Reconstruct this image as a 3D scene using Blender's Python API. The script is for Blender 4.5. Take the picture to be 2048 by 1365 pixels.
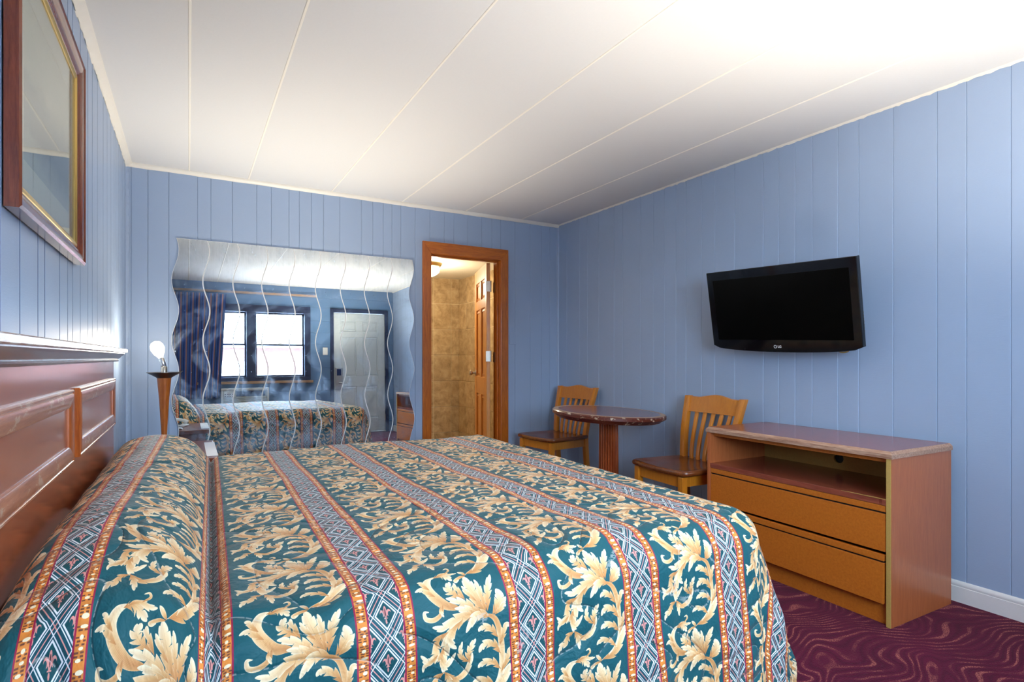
import bpy, bmesh, math, random
import numpy as np
from mathutils import Vector, Matrix

random.seed(7)
PI = math.pi
S = bpy.context.scene
COL = S.collection
for o in list(bpy.data.objects):
    bpy.data.objects.remove(o)

# ------------------------------------------------------------------ measures (metres)
# x runs along the back wall (0 = headboard wall), y away from the camera, z up
W, D, H, YF = 3.424, 4.39, 2.40, -0.62      # right wall, back wall, ceiling, front (window) wall
CAM = (0.352, 0.0, 1.125)

# ------------------------------------------------------------------ camera, sky, lights, exposure
cd = bpy.data.cameras.new('camera'); cam = bpy.data.objects.new('camera', cd); COL.objects.link(cam)
cam.location = CAM
cam.rotation_euler = (PI/2, 0, -math.radians(30.237))
cd.sensor_width = 36.0; cd.lens = 1110.0/2048*36.0; cd.shift_y = 33.5/2048
cd.clip_start = 0.02
S.camera = cam

wd = bpy.data.worlds.new('sky'); S.world = wd; wd.use_nodes = True
wn = wd.node_tree.nodes; wl = wd.node_tree.links; wn.clear()
w_out = wn.new('ShaderNodeOutputWorld'); w_bg = wn.new('ShaderNodeBackground')
w_bg.inputs['Color'].default_value = (0.58, 0.78, 1.0, 1); w_bg.inputs['Strength'].default_value = 32.0
wl.new(w_bg.outputs[0], w_out.inputs[0])

def lamp(name, kind, loc, energy, color, target=None, **kw):
    ld = bpy.data.lights.new(name, kind); ld.energy = energy; ld.color = color
    for k, v in kw.items(): setattr(ld, k, v)
    ob = bpy.data.objects.new(name, ld); ob.location = loc; COL.objects.link(ob)
    if target is not None:
        ob.rotation_euler = (Vector(target)-Vector(loc)).to_track_quat('-Z', 'Y').to_euler()
    return ob
# fill spot added to bounce off the ceiling, standing in for a flash
lamp('added_bounce_fill', 'SPOT', (2.25, 0.25, 0.50), 315.0, (1.0, 0.90, 0.76), (2.20, 0.45, 2.4), spot_size=math.radians(112), spot_blend=0.9, shadow_soft_size=0.15)
# second, weaker fill spot, also added, between the bed and the far wall
lamp('added_bounce_fill', 'SPOT', (1.15, 3.60, 0.50), 145.0, (1.0, 0.90, 0.76), (1.15, 3.45, 2.4), spot_size=math.radians(116), spot_blend=1.0, shadow_soft_size=0.20)
# sun on the lot outside; it stands to the side of the building and never enters the room
lamp('sun', 'SUN', (14, 0.6, 9), 40.0, (1.0, 0.93, 0.82), (0, 0, 0), angle=math.radians(0.6))
# daylight gathered by the window
po = lamp('window_portal', 'AREA', (1.23, YF-0.17, 1.48), 1.0, (1, 1, 1), (1.23, 2.0, 1.48), shape='RECTANGLE', size=1.6, size_y=1.1)
po.data.cycles.is_portal = True
S.view_settings.view_transform = 'Standard'; S.view_settings.look = 'None'
S.view_settings.gamma = 1.0; S.view_settings.use_curve_mapping = False
S.view_settings.exposure = 0.25
S.cycles.max_bounces = 10; S.cycles.diffuse_bounces = 6; S.cycles.glossy_bounces = 6; S.cycles.transparent_max_bounces = 12
S.cycles.sample_clamp_indirect = 6.0; S.cycles.use_denoising = True

# ------------------------------------------------------------------ materials
def srgb(r, g, b):
    f = lambda c: (c/255/12.92) if c/255 <= .04045 else ((c/255+.055)/1.055)**2.4
    return (f(r), f(g), f(b), 1.0)

class NT:
    def __init__(s, name):
        s.m = bpy.data.materials.new(name); s.m.use_nodes = True
        s.t = s.m.node_tree; s.t.nodes.clear()
        s.out = s.n('ShaderNodeOutputMaterial')
    def n(s, kind, **kw):
        x = s.t.nodes.new(kind)
        for k, v in kw.items(): setattr(x, k, v)
        return x
    def l(s, a, b): s.t.links.new(a, b)
    def coord(s, which='Object', scale=(1, 1, 1), rot=(0, 0, 0)):
        tc = s.n('ShaderNodeTexCoord'); mp = s.n('ShaderNodeMapping')
        mp.inputs['Scale'].default_value = scale; mp.inputs['Rotation'].default_value = rot
        s.l(tc.outputs[which], mp.inputs['Vector']); return mp.outputs[0]
    def noise(s, vec, scale=5, detail=3, rough=.5, dist=0):
        x = s.n('ShaderNodeTexNoise'); s.l(vec, x.inputs['Vector'])
        x.inputs['Scale'].default_value = scale; x.inputs['Detail'].default_value = detail
        x.inputs['Roughness'].default_value = rough; x.inputs['Distortion'].default_value = dist
        return x.outputs['Fac']
    def ramp(s, fac, stops, interp='LINEAR'):
        x = s.n('ShaderNodeValToRGB'); s.l(fac, x.inputs[0]); cr = x.color_ramp; cr.interpolation = interp
        while len(cr.elements) < len(stops): cr.elements.new(.5)
        for e, (p, c) in zip(cr.elements, stops):
            e.position = p; e.color = c if len(c) == 4 else (*c, 1)
        return x.outputs[0]
    def mix(s, fac, a, b, blend='MIX'):
        x = s.n('ShaderNodeMix'); x.data_type = 'RGBA'; x.blend_type = blend
        for sock, v in ((x.inputs[0], fac), (x.inputs[6], a), (x.inputs[7], b)):
            if hasattr(v, 'links'): s.l(v, sock)
            else: sock.default_value = v
        return x.outputs[2]
    def math(s, op, a, b=0.0):
        x = s.n('ShaderNodeMath'); x.operation = op
        for sock, v in ((x.inputs[0], a), (x.inputs[1], b)):
            if hasattr(v, 'links'): s.l(v, sock)
            else: sock.default_value = v
        return x.outputs[0]
    def bump(s, h, strength=.2, dist=.002):
        x = s.n('ShaderNodeBump'); x.inputs['Strength'].default_value = strength; x.inputs['Distance'].default_value = dist
        s.l(h, x.inputs['Height']); return x.outputs[0]
    def pbr(s, col, rough=.5, metal=0, normal=None, spec=.5, coat=0, coat_rough=.1, sheen=0):
        p = s.n('ShaderNodeBsdfPrincipled')
        for k, v in (('Base Color', col), ('Roughness', rough), ('Metallic', metal), ('Specular IOR Level', spec), ('Coat Weight', coat), ('Coat Roughness', coat_rough), ('Sheen Weight', sheen)):
            if hasattr(v, 'links'): s.l(v, p.inputs[k])
            else: p.inputs[k].default_value = v
        if normal is not None: s.l(normal, p.inputs['Normal'])
        s.l(p.outputs[0], s.out.inputs[0]); return p

def plain(name, col, rough=.5, metal=0, bump=0, bscale=60, var=.06, spec=.5, coat=0, stretch=(1, 1, 1)):
    t = NT(name); v = t.coord(scale=stretch)
    n = t.noise(v, bscale, 4)
    c = t.mix(n, tuple(x*(1-var) for x in col[:3])+(1,), tuple(min(1, x*(1+var)) for x in col[:3])+(1,))
    t.pbr(c, rough, metal, t.bump(n, bump) if bump else None, spec, coat)
    return t.m

def wood(name, light, dark, rough=.35, axis='z', scale=1.0, coat=.2, wear=None, bump=.06, contrast=(.35, .7)):
    t = NT(name)
    sc = {'x': (1.2, 14, 14), 'y': (14, 1.2, 14), 'z': (14, 14, 1.2)}[axis]
    v = t.coord(scale=tuple(x*scale for x in sc))
    n1 = t.noise(v, 3.0, 6, .6, .6)
    v2 = t.coord(scale=tuple(x*scale*5 for x in sc)); n2 = t.noise(v2, 3.0, 3, .7)
    f = t.math('ADD', t.math('MULTIPLY', n1, .7), t.math('MULTIPLY', n2, .3))
    c = t.ramp(f, [(contrast[0], dark), (contrast[1], light)])
    if wear:
        vw = t.coord(scale=(1, .35, 1)); nw = t.noise(vw, 30, 6, .7)
        c = t.mix(t.ramp(nw, [(wear[1], (0, 0, 0)), (wear[1]+.05, (1, 1, 1))]), c, wear[0])
    t.pbr(c, rough, 0, t.bump(n2, bump, .001), .5, coat, .15)
    return t.m

def wall_paint(name, col, weave=(30, 30, 260)):
    t = NT(name)
    n1 = t.noise(t.coord(scale=weave), 1.0, 2, .6)
    n2 = t.noise(t.coord(), 260, 3, .6)
    n3 = t.noise(t.coord(), 2.2, 3, .5)
    c = t.mix(n3, tuple(x*.94 for x in col[:3])+(1,), tuple(x*1.05 for x in col[:3])+(1,))
    h = t.math('ADD', t.math('MULTIPLY', n1, .7), t.math('MULTIPLY', n2, .5))
    t.pbr(c, t.math('ADD', .36, t.math('MULTIPLY', n2, .12)), 0, t.bump(h, .35, .0012), .45)
    return t.m

BLUE = srgb(157, 176, 203)
M = {}
M['blue'] = wall_paint('blue_paint', BLUE)
M['blue_dark'] = wall_paint('blue_paint_side', BLUE, (30, 30, 260))
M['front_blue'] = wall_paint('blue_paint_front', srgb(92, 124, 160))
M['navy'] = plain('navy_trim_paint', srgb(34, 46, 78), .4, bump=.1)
M['groove_dark'] = plain('groove_shade_navy', srgb(52, 72, 112), .7)  # navy put on plank sides so the left wall joints look shaded
M['groove'] = plain('groove_shade_blue', srgb(100, 124, 165), .6)  # darker blue behind the planks, painting in the shade of the joints
M['ceiling'] = plain('ceiling_paint', srgb(211, 212, 212), .75, bump=.12, bscale=90, var=.02)
M['white_trim'] = plain('white_trim_paint', srgb(232, 228, 218), .45, bump=.1, bscale=40, var=.03)
M['base_white'] = plain('white_baseboard_paint', srgb(228, 226, 224), .4, bump=.06, var=.02)

def carpet():
    t = NT('burgundy_carpet')
    v = t.coord(scale=(1, 1, 1))
    n = t.noise(t.coord(scale=(3.0, 3.4, 1), rot=(0, 0, .2)), 1.0, 1.2, .4, .5)
    sx = t.n('ShaderNodeSeparateXYZ'); t.l(t.coord(rot=(0, 0, .12)), sx.inputs[0])
    ph = t.math('ADD', t.math('MULTIPLY', sx.outputs[1], 26.0), t.math('MULTIPLY', n, 11.0))
    tri = t.math('ABSOLUTE', t.math('SUBTRACT', t.math('FRACT', ph), .5))
    msk = t.ramp(tri, [(.0, (1, 1, 1)), (.10, (.9, .9, .9)), (.16, (0, 0, 0))])
    loop = t.noise(t.coord(scale=(130, 330, 1), rot=(0, 0, .5)), 1.0, 1, .5)
    brk = t.noise(t.coord(scale=(7, 9, 1)), 1.0, 2, .5)
    m2 = t.math('MULTIPLY', msk, t.math('MULTIPLY', t.ramp(loop, [(.42, (.1, .1, .1)), (.58, (1, 1, 1))]), t.ramp(brk, [(.42, (.06, .06, .06)), (.62, (1, 1, 1))])))
    dark = t.mix(t.noise(v, 6, 3), srgb(76, 8, 38), srgb(98, 14, 50))
    deep = t.mix(t.ramp(tri, [(.30, (0, 0, 0)), (.46, (.5, .5, .5))]), dark, srgb(66, 6, 34))
    c = t.mix(t.math('MULTIPLY', m2, .70), deep, srgb(196, 116, 100))
    t.pbr(c, .95, 0, t.bump(loop, .6, .004), .12, sheen=.05)
    return t.m
M['carpet'] = carpet()

M['dresser'] = wood('dresser_laminate', srgb(206, 122, 56), srgb(176, 92, 36), .38, 'z', 2.2, .15, contrast=(.3, .75))
M['dresser_h'] = wood('dresser_front_laminate', srgb(208, 120, 38), srgb(178, 92, 22), .38, 'x', 2.2, .15, contrast=(.3, .75))
M['dresser_side'] = wood('dresser_side_laminate', srgb(200, 116, 66), srgb(164, 86, 46), .32, 'z', 2.0, .2, contrast=(.25, .8))
M['dresser_top'] = wood('dresser_top_laminate', srgb(160, 84, 62), srgb(128, 60, 46), .25, 'y', 2.0, .3)
M['raw_edge'] = plain('raw_particleboard_edge', srgb(186, 150, 78), .7, bump=.2, bscale=180, var=.15)
M['worn_edge'] = wood('worn_wood_edge', srgb(206, 172, 146), srgb(140, 92, 70), .5, 'y', 3, 0)
M['mdf'] = plain('raw_backboard', srgb(176, 134, 66), .8, bump=.2, bscale=160, var=.18)
M['black'] = plain('recess_shade_black', (.006, .006, .006, 1), .6)  # black colour standing in for shade inside gaps and holes
M['cherry'] = wood('cherry_veneer', srgb(186, 104, 66), srgb(146, 70, 42), .26, 'y', 1.0, .45, contrast=(.2, .85))
M['cherry_worn'] = wood('cherry_moulding_worn', srgb(196, 128, 92), srgb(150, 84, 56), .3, 'y', 2, .3, wear=(srgb(196, 160, 136), .56))
M['cherry_bright'] = wood('cherry_upright', srgb(202, 108, 36), srgb(148, 64, 16), .3, 'z', 2, .3)
M['cherry_top'] = wood('cornice_worn', srgb(214, 176, 152), srgb(150, 92, 70), .3, 'y', 2.4, .3, wear=(srgb(220, 206, 194), .50))
M['cornice'] = wood('cornice_cherry', srgb(128, 76, 60), srgb(84, 40, 30), .25, 'y', 2, .4)
M['oak'] = wood('oak_casing', srgb(202, 112, 28), srgb(144, 66, 6), .35, 'z', 2.4, .25, contrast=(.3, .7))
M['oak_h'] = wood('oak_casing_head', srgb(202, 112, 28), srgb(144, 66, 6), .35, 'x', 2.4, .25, contrast=(.3, .7))
M['pine'] = wood('oak_door', srgb(222, 156, 66), srgb(190, 114, 36), .35, 'z', 2.0, .25)
M['chair'] = wood('honey_chair_wood', srgb(218, 140, 40), srgb(182, 100, 20), .28, 'z', 1.5, .5, contrast=(.2, .85))
M['seat'] = wood('dark_seat_wood', srgb(140, 76, 34), srgb(92, 44, 16), .24, 'x', 1.5, .3)
M['table'] = wood('table_top_laminate', srgb(140, 72, 54), srgb(110, 50, 36), .2, 'x', 1.6, .5)
M['table_edge'] = wood('table_edge_worn', srgb(118, 52, 34), srgb(78, 30, 20), .35, 'x', 3, .3, wear=((.62, .48, .33, 1), .57))
M['table_ring'] = plain('worn_ring', srgb(176, 150, 128), .5, bump=.2, bscale=120, var=.2)
M['column'] = wood('table_column', srgb(184, 92, 44), srgb(130, 52, 22), .3, 'z', 1.5, .4)
M['lampwood'] = wood('lamp_wood', srgb(200, 112, 36), srgb(160, 78, 20), .3, 'z', 2, .4)
M['steel'] = plain('brushed_nickel', (.46, .42, .36, 1), .35, 1.0, var=.05)
M['chrome'] = plain('chrome', (.8, .8, .8, 1), .12, 1.0, var=.03)
M['bronze'] = plain('dark_bronze', (.16, .12, .1, 1), .3, 1.0)
M['tv_gloss'] = plain('glossy_black_plastic', (.004, .004, .005, 1), .08, var=.02)
M['tv_screen'] = plain('black_screen', (.001, .001, .001, 1), .30, spec=.08, var=.02)
M['tv_back'] = plain('matte_black_plastic', (.015, .016, .018, 1), .5)
M['logo'] = plain('logo_silver', (.75, .76, .78, 1), .4)
M['frame'] = wood('picture_frame_wood', srgb(140, 66, 36), srgb(96, 38, 18), .25, 'z', 2.5, .5)
M['frame_h'] = wood('picture_frame_rail', srgb(140, 66, 36), srgb(96, 38, 18), .2, 'y', 2.5, .6)
M['gold'] = plain('gold_leaf_lip', (.72, .50, .16, 1), .32, 1.0, bump=.15, bscale=200)
M['mat'] = plain('cream_mat_board', srgb(214, 206, 186), .9, var=.02)
M['fabric_white'] = plain('white_cotton', srgb(232, 232, 236), .9, bump=.2, bscale=300, var=.02)
M['white_plastic'] = plain('white_plastic', srgb(228, 228, 226), .4, var=.02)
M['paper'] = plain('white_paper', srgb(236, 238, 244), .8, var=.01)
M['ac'] = plain('ac_beige_plastic', srgb(206, 210, 202), .5, var=.03)
M['ac_dark'] = plain('ac_dark_vent', srgb(40, 56, 84), .5)
M['door_white'] = plain('white_steel_door', srgb(196, 204, 206), .45, bump=.05, var=.02)
M['lock_metal'] = plain('lock_satin_metal', (.42, .44, .46, 1), .35, 1.0)
M['keypad'] = plain('lock_blue_keypad', srgb(22, 48, 96), .3)
M['tan_wood'] = wood('tan_rail_wood', srgb(190, 156, 122), srgb(150, 116, 86), .5, 'x', 2, 0)
M['nightstand'] = wood('nightstand_cherry', srgb(150, 78, 48), srgb(110, 48, 26), .3, 'y', 2, .3)
M['grout'] = plain('tile_grout', srgb(226, 206, 164), .9)
M['bath_ceiling'] = plain('bath_ceiling_paint', srgb(222, 214, 192), .8, bump=.08, var=.02)
M['brass'] = plain('satin_brass', (.62, .5, .22, 1), .35, 1.0)
M['snow'] = plain('pale_concrete', srgb(200, 204, 210), .9, bump=.1)
M['brick'] = None
M['rail_white'] = plain('white_railing_paint', srgb(228, 230, 236), .6)

def tile_mat():
    t = NT('bath_tile'); oi = t.n('ShaderNodeObjectInfo')
    v = t.coord(); n = t.noise(v, 12, 6, .66, .5)
    c = t.ramp(n, [(.3, srgb(140, 114, 78)), (.5, srgb(172, 144, 104)), (.72, srgb(194, 170, 130))])
    k = t.math('ADD', .9, t.math('MULTIPLY', oi.outputs['Random'], .2))
    hs = t.n('ShaderNodeHueSaturation'); t.l(c, hs.inputs['Color']); t.l(k, hs.inputs['Value'])
    t.pbr(hs.outputs[0], .35, 0, t.bump(n, .15, .002), .4)
    return t.m
M['tile'] = tile_mat()

def glass_mat(name, tint=(1, 1, 1, 1), ior=1.45, haze=0.0):
    t = NT(name); tr = t.n('ShaderNodeBsdfTransparent'); tr.inputs[0].default_value = tint
    gl = t.n('ShaderNodeBsdfGlossy'); gl.inputs['Roughness'].default_value = .02
    fr = t.n('ShaderNodeFresnel'); ge = t.n('ShaderNodeNewGeometry')
    # the same reflectance on both faces of the thin pane
    t.l(t.math('ADD', t.math('MULTIPLY', ge.outputs['Backfacing'], 1/ior-ior), ior), fr.inputs[0])
    mx = t.n('ShaderNodeMixShader'); t.l(fr.outputs[0], mx.inputs[0]); t.l(tr.outputs[0], mx.inputs[1]); t.l(gl.outputs[0], mx.inputs[2])
    t.l(mx.outputs[0], t.out.inputs[0]); return t.m
M['glass'] = glass_mat('window_glass')
M['pic_glass'] = glass_mat('picture_glass', (.94, .97, .95, 1), 1.55)

def mirror_mat():
    t = NT('mirror_silver')
    g = t.n('ShaderNodeBsdfGlossy'); g.inputs['Color'].default_value = (.80, .86, .87, 1); g.inputs['Roughness'].default_value = .004
    d = t.n('ShaderNodeBsdfGlossy'); d.inputs['Color'].default_value = (.55, .68, .85, 1); d.inputs['Roughness'].default_value = .34
    # smears where the glass has been wiped, and cleaner edges
    sm = t.noise(t.coord(scale=(2.0, 1, 3.0), rot=(0, .7, 0)), 1.0, 5, .7, 1.6)
    st = t.noise(t.coord(scale=(60, 1, 5), rot=(0, .8, 0)), 1.0, 3, .7)
    f = t.math('MULTIPLY', t.ramp(sm, [(.40, (0, 0, 0)), (.66, (1, 1, 1))]), t.ramp(st, [(.3, (.3, .3, .3)), (.7, (1, 1, 1))]))
    sp = t.ramp(t.noise(t.coord(), 75, 2, .5), [(.74, (0, 0, 0)), (.78, (1, 1, 1))])
    f = t.math('ADD', t.math('MULTIPLY', f, .36), t.math('MULTIPLY', sp, .4))
    mx = t.n('ShaderNodeMixShader'); t.l(f, mx.inputs[0]); t.l(g.outputs[0], mx.inputs[1]); t.l(d.outputs[0], mx.inputs[2])
    t.l(mx.outputs[0], t.out.inputs[0]); return t.m
M['mirror'] = mirror_mat()
M['mirror_edge'] = plain('ground_glass_edge', (.93, .95, .95, 1), .45, spec=.6, var=.02)

def emit(name, col, strength):
    t = NT(name); e = t.n('ShaderNodeEmission'); e.inputs[0].default_value = col; e.inputs[1].default_value = strength
    t.l(e.outputs[0], t.out.inputs[0]); return t.m
M['bulb'] = emit('lit_bulb', (1, .93, .78, 1), 40)
M['dome'] = emit('lit_dome', (1, .9, .7, 1), 5)

def brick_mat():
    t = NT('distant_brick'); b = t.n('ShaderNodeTexBrick'); t.l(t.coord('Generated', scale=(60, 60, 30)), b.inputs['Vector'])
    b.inputs['Color1'].default_value = srgb(96, 36, 36); b.inputs['Color2'].default_value = srgb(76, 30, 30); b.inputs['Mortar'].default_value = srgb(100, 60, 56)
    t.pbr(b.outputs[0], .9); return t.m
M['brick'] = brick_mat()

def print_mat():
    t = NT('framed_landscape_print'); tc = t.n('ShaderNodeTexCoord'); sp = t.n('ShaderNodeSeparateXYZ'); t.l(tc.outputs['Generated'], sp.inputs[0])
    n = t.noise(t.coord('Generated', scale=(1, 3, 3)), 1.5, 4, .6, .5)
    h = t.math('ADD', sp.outputs[2], t.math('MULTIPLY', n, .25))
    c = t.ramp(h, [(.18, srgb(170, 172, 160)), (.36, srgb(96, 106, 108)), (.6, srgb(120, 126, 122)), (.75, srgb(176, 172, 152)), (1, srgb(198, 192, 170))])
    t.pbr(c, .8); return t.m
M['print'] = print_mat()

def curtain_mat():
    t = NT('striped_curtain_cloth'); uv = t.n('ShaderNodeUVMap'); sp = t.n('ShaderNodeSeparateXYZ'); t.l(uv.outputs[0], sp.inputs[0])
    fr = t.math('FRACT', t.math('MULTIPLY', sp.outputs[0], 9.0))
    c = t.ramp(fr, [(0, srgb(60, 82, 140)), (.28, srgb(80, 110, 170)), (.34, srgb(150, 110, 108)), (.5, srgb(176, 134, 122)), (.56, srgb(58, 70, 112)), (.8, srgb(96, 126, 180)), (1, srgb(66, 86, 140))])
    t.pbr(c, .8, 0, t.bump(t.noise(t.coord(), 300, 2), .2), .2); return t.m
M['curtain'] = curtain_mat()

# ------------------------------------------------------------------ mesh helpers
class MB:
    """Collects shapes and links them as ONE mesh object."""
    def __init__(s): s.v = []; s.f = []; s.mi = []
    def add(s, verts, faces, mi=0):
        k = len(s.v); s.v += [tuple(v) for v in verts]
        s.f += [tuple(i+k for i in f) for f in faces]; s.mi += [mi]*len(faces); return s
    def box(s, x0, x1, y0, y1, z0, z1, mi=0):
        v = [(x, y, z) for z in (z0, z1) for y in (y0, y1) for x in (x0, x1)]
        return s.add(v, [(0, 2, 3, 1), (4, 5, 7, 6), (0, 1, 5, 4), (2, 6, 7, 3), (0, 4, 6, 2), (1, 3, 7, 5)], mi)
    def prism(s, poly, fn, d0, d1, mi=0):
        """poly: 2D points; fn(a, b, d) -> 3D; extruded from d0 to d1"""
        n = len(poly); v = [fn(a, b, d0) for a, b in poly]+[fn(a, b, d1) for a, b in poly]
        f = [tuple(range(n))[::-1], tuple(range(n, 2*n))]+[(i, (i+1) % n, n+(i+1) % n, n+i) for i in range(n)]
        return s.add(v, f, mi)
    def loft(s, rings, closed=True, caps=True, mi=0):
        n = len(rings[0]); v = [p for r in rings for p in r]; f = []
        for i in range(len(rings)-1):
            for j in range(n if closed else n-1):
                f.append((i*n+j, i*n+(j+1) % n, (i+1)*n+(j+1) % n, (i+1)*n+j))
        if caps: f += [tuple(range(n))[::-1], tuple((len(rings)-1)*n+j for j in range(n))]
        return s.add(v, f, mi)
    def lathe(s, prof, c=(0, 0, 0), seg=32, mi=0, M4=None, flute=None):
        rings = []
        for r, z in prof:
            ring = []
            for j in range(seg):
                a = 2*PI*j/seg; rr = r*(1 if flute is None else flute(a))
                p = Vector((rr*math.cos(a), rr*math.sin(a), z))
                if M4 is not None: p = M4 @ p
                ring.append((p.x+c[0], p.y+c[1], p.z+c[2]))
            rings.append(ring)
        return s.loft(rings, True, True, mi)
    def tube(s, pts, r, seg=10, mi=0):
        pts = [Vector(p) for p in pts]; rings = []
        for i, p in enumerate(pts):
            d = (pts[min(i+1, len(pts)-1)]-pts[max(i-1, 0)]).normalized()
            a = d.orthogonal().normalized() if i == 0 else (a0-d*a0.dot(d)).normalized()
            a0 = a; b = d.cross(a); rr = r[i] if isinstance(r, (list, tuple)) else r
            rings.append([tuple(p+(a*math.cos(2*PI*j/seg)+b*math.sin(2*PI*j/seg))*rr) for j in range(seg)])
        return s.loft(rings, True, True, mi)
    def build(s, name, mats, parent=None, bevel=0, smooth=False, seg=2, angle=40):
        me = bpy.data.meshes.new(name); me.from_pydata(s.v, [], s.f)
        for m in (mats if isinstance(mats, (list, tuple)) else [mats]): me.materials.append(m)
        me.polygons.foreach_set('material_index', s.mi)
        bm = bmesh.new(); bm.from_mesh(me)
        bmesh.ops.recalc_face_normals(bm, faces=bm.faces)
        if bevel:
            es = [e for e in bm.edges if len(e.link_faces) == 2 and e.calc_face_angle(0) > .6]
            bmesh.ops.bevel(bm, geom=es, offset=bevel, segments=seg, profile=.5, affect='EDGES', clamp_overlap=True)
        if smooth:
            for f in bm.faces: f.smooth = True
            for e in bm.edges:
                if len(e.link_faces) == 2 and e.calc_face_angle(0) > math.radians(angle): e.smooth = False
        bm.to_mesh(me); bm.free()
        o = bpy.data.objects.new(name, me); COL.objects.link(o)
        if parent is not None: o.parent = parent
        return o

def tag(o, label=None, cat=None, group=None, kind=None):
    if label: o['label'] = label
    if cat: o['category'] = cat
    if group: o['group'] = group
    if kind: o['kind'] = kind
    return o
def thing(name, label, cat, loc=(0, 0, 0), rz=0, group=None, kind=None):
    o = bpy.data.objects.new(name, None); COL.objects.link(o); o.empty_display_size = .05
    o.location = loc; o.rotation_euler = (0, 0, rz); return tag(o, label, cat, group, kind)
def copy_tree(o, parent=None):
    c = o.copy(); COL.objects.link(c)
    if parent is not None: c.parent = parent
    for ch in list(o.children): copy_tree(ch, c)
    return c
def dup(o, name, parent, loc):
    c = bpy.data.objects.new(name, o.data); COL.objects.link(c); c.parent = parent; c.location = loc; return c
def sheet(name, mat, parent, x0, x1, y0, y1, z0, z1, bevel=0): return MB().box(x0, x1, y0, y1, z0, z1).build(name, mat, parent, bevel)
def spl(pts, n):
    out = []; m = len(pts); q = [tuple(2*a-b for a, b in zip(pts[0], pts[1]))]+list(pts)+[tuple(2*a-b for a, b in zip(pts[-1], pts[-2]))]
    for k in range(n):
        t = k*(m-1)/(n-1); i = min(int(t), m-2); f = t-i
        out.append(tuple(.5*(2*b+(c-a)*f+(2*a-5*b+4*c-d)*f*f+(3*b-a-3*c+d)*f**3) for a, b, c, d in zip(q[i], q[i+1], q[i+2], q[i+3])))
    return out

# ------------------------------------------------------------------ the room shell
def struct(o, label, cat): return tag(o, label, cat, kind='structure')

fl = struct(sheet('floor', M['carpet'], None, -.1, W+.1, YF-.02, D+.02, -.1, 0), 'burgundy carpet with wavy pale pink woven lines', 'carpet')

PT = .012   # plank thickness
def plank_v(name, mat, parent, fn, a0, a1, z0, z1, ch=.0024, side=None):
    """an upright wall plank with chamfered long edges: a along the wall, d out of the wall (0 = wall face, negative = into the wall)"""
    prof = [(a0, -PT), (a0, -ch), (a0+ch, 0), (a1-ch, 0), (a1, -ch), (a1, -PT)]
    v = [fn(a, d, z) for z in (z0, z1) for a, d in prof]; n = len(prof)
    m = MB().add(v, [tuple(range(n)), tuple(range(n, 2*n))[::-1]])
    for i in range(n): m.add([v[i], v[n+i], v[n+(i+1) % n], v[(i+1) % n]], [(0, 1, 2, 3)], 0 if side is None or i in (1, 2, 3) else 1)
    return m.build(name, [mat] if side is None else [mat, side], parent)

wr = struct(sheet('wall_right', M['groove'], None, W+PT, W+.10, YF-.1, D+.1, 0, H+.05), 'right wall of blue painted grooved wood panelling behind the television', 'wall')
GR = [YF, -.44, -.33, -.16, .04, .12, .26, .38, .52, .62, .78, .88, .987, 1.146, 1.261, 1.451, 1.618, 1.726, 1.871, 1.974, 2.081, 2.183, 2.391, 2.55, 2.662, 2.80, 2.895, 3.01, 3.12, 3.263, 3.472, 3.576, 3.777, 3.936, 4.054, 4.247, D]
for a, b in zip(GR, GR[1:]): plank_v('plank', M['blue'], wr, lambda a, d, z: (W-d, a, z), a+.0004, b-.0004, 0, H)

wl_ = struct(sheet('wall_left', M['groove'], None, -.10, -PT, YF-.1, D+.1, 0, H+.05), 'left wall of blue painted grooved panelling behind the headboard', 'wall')
GL = [YF, -.5, -.36, -.2, -.06, .1, .22, .4, .55, .68, .86, .98, 1.12, 1.25, 1.44, 1.594, 1.758, 1.945, 2.028, 2.238, 2.372, 2.465, 2.626, 2.807, 2.924, 3.081, 3.271, 3.42, 3.58, 3.72, 3.80, 3.96, 4.08, 4.16, 4.29, D]
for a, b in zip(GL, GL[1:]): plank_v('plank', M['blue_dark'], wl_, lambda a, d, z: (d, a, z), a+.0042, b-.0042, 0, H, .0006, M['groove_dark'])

DX0, DX1, DZ = 2.118, 2.786, 2.002          # bathroom doorway opening
wb = MB()
wb.box(-.1, DX0-.02, D+PT, D+.12, 0, H+.05).box(DX1+.02, W+.1, D+PT, D+.12, 0, H+.05).box(DX0-.02, DX1+.02, D+PT, D+.12, DZ+.02, H+.05)
wb = struct(wb.build('wall_back', M['groove']), 'far wall of blue painted grooved panelling with mirror and bathroom doorway', 'wall')
GB = [0, .027, .119, .237, .406, .486, .62, .777, .874, .996, 1.069, 1.156, 1.244, 1.365, 1.534, 1.624, 1.709, 1.782, 1.857, 1.98, 2.11, 2.24, 2.33, 2.46, 2.60, 2.70, 2.79, 2.942, 3.107, 3.233, 3.325, W]
for a, b in zip(GB, GB[1:]):
    z0 = DZ+.02 if (a >= 2.09 and b <= 2.80) else 0
    plank_v('plank', M['blue'], wb, lambda a, d, z: (a, D-d, z), a+.0004, b-.0004, z0, H)

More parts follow.
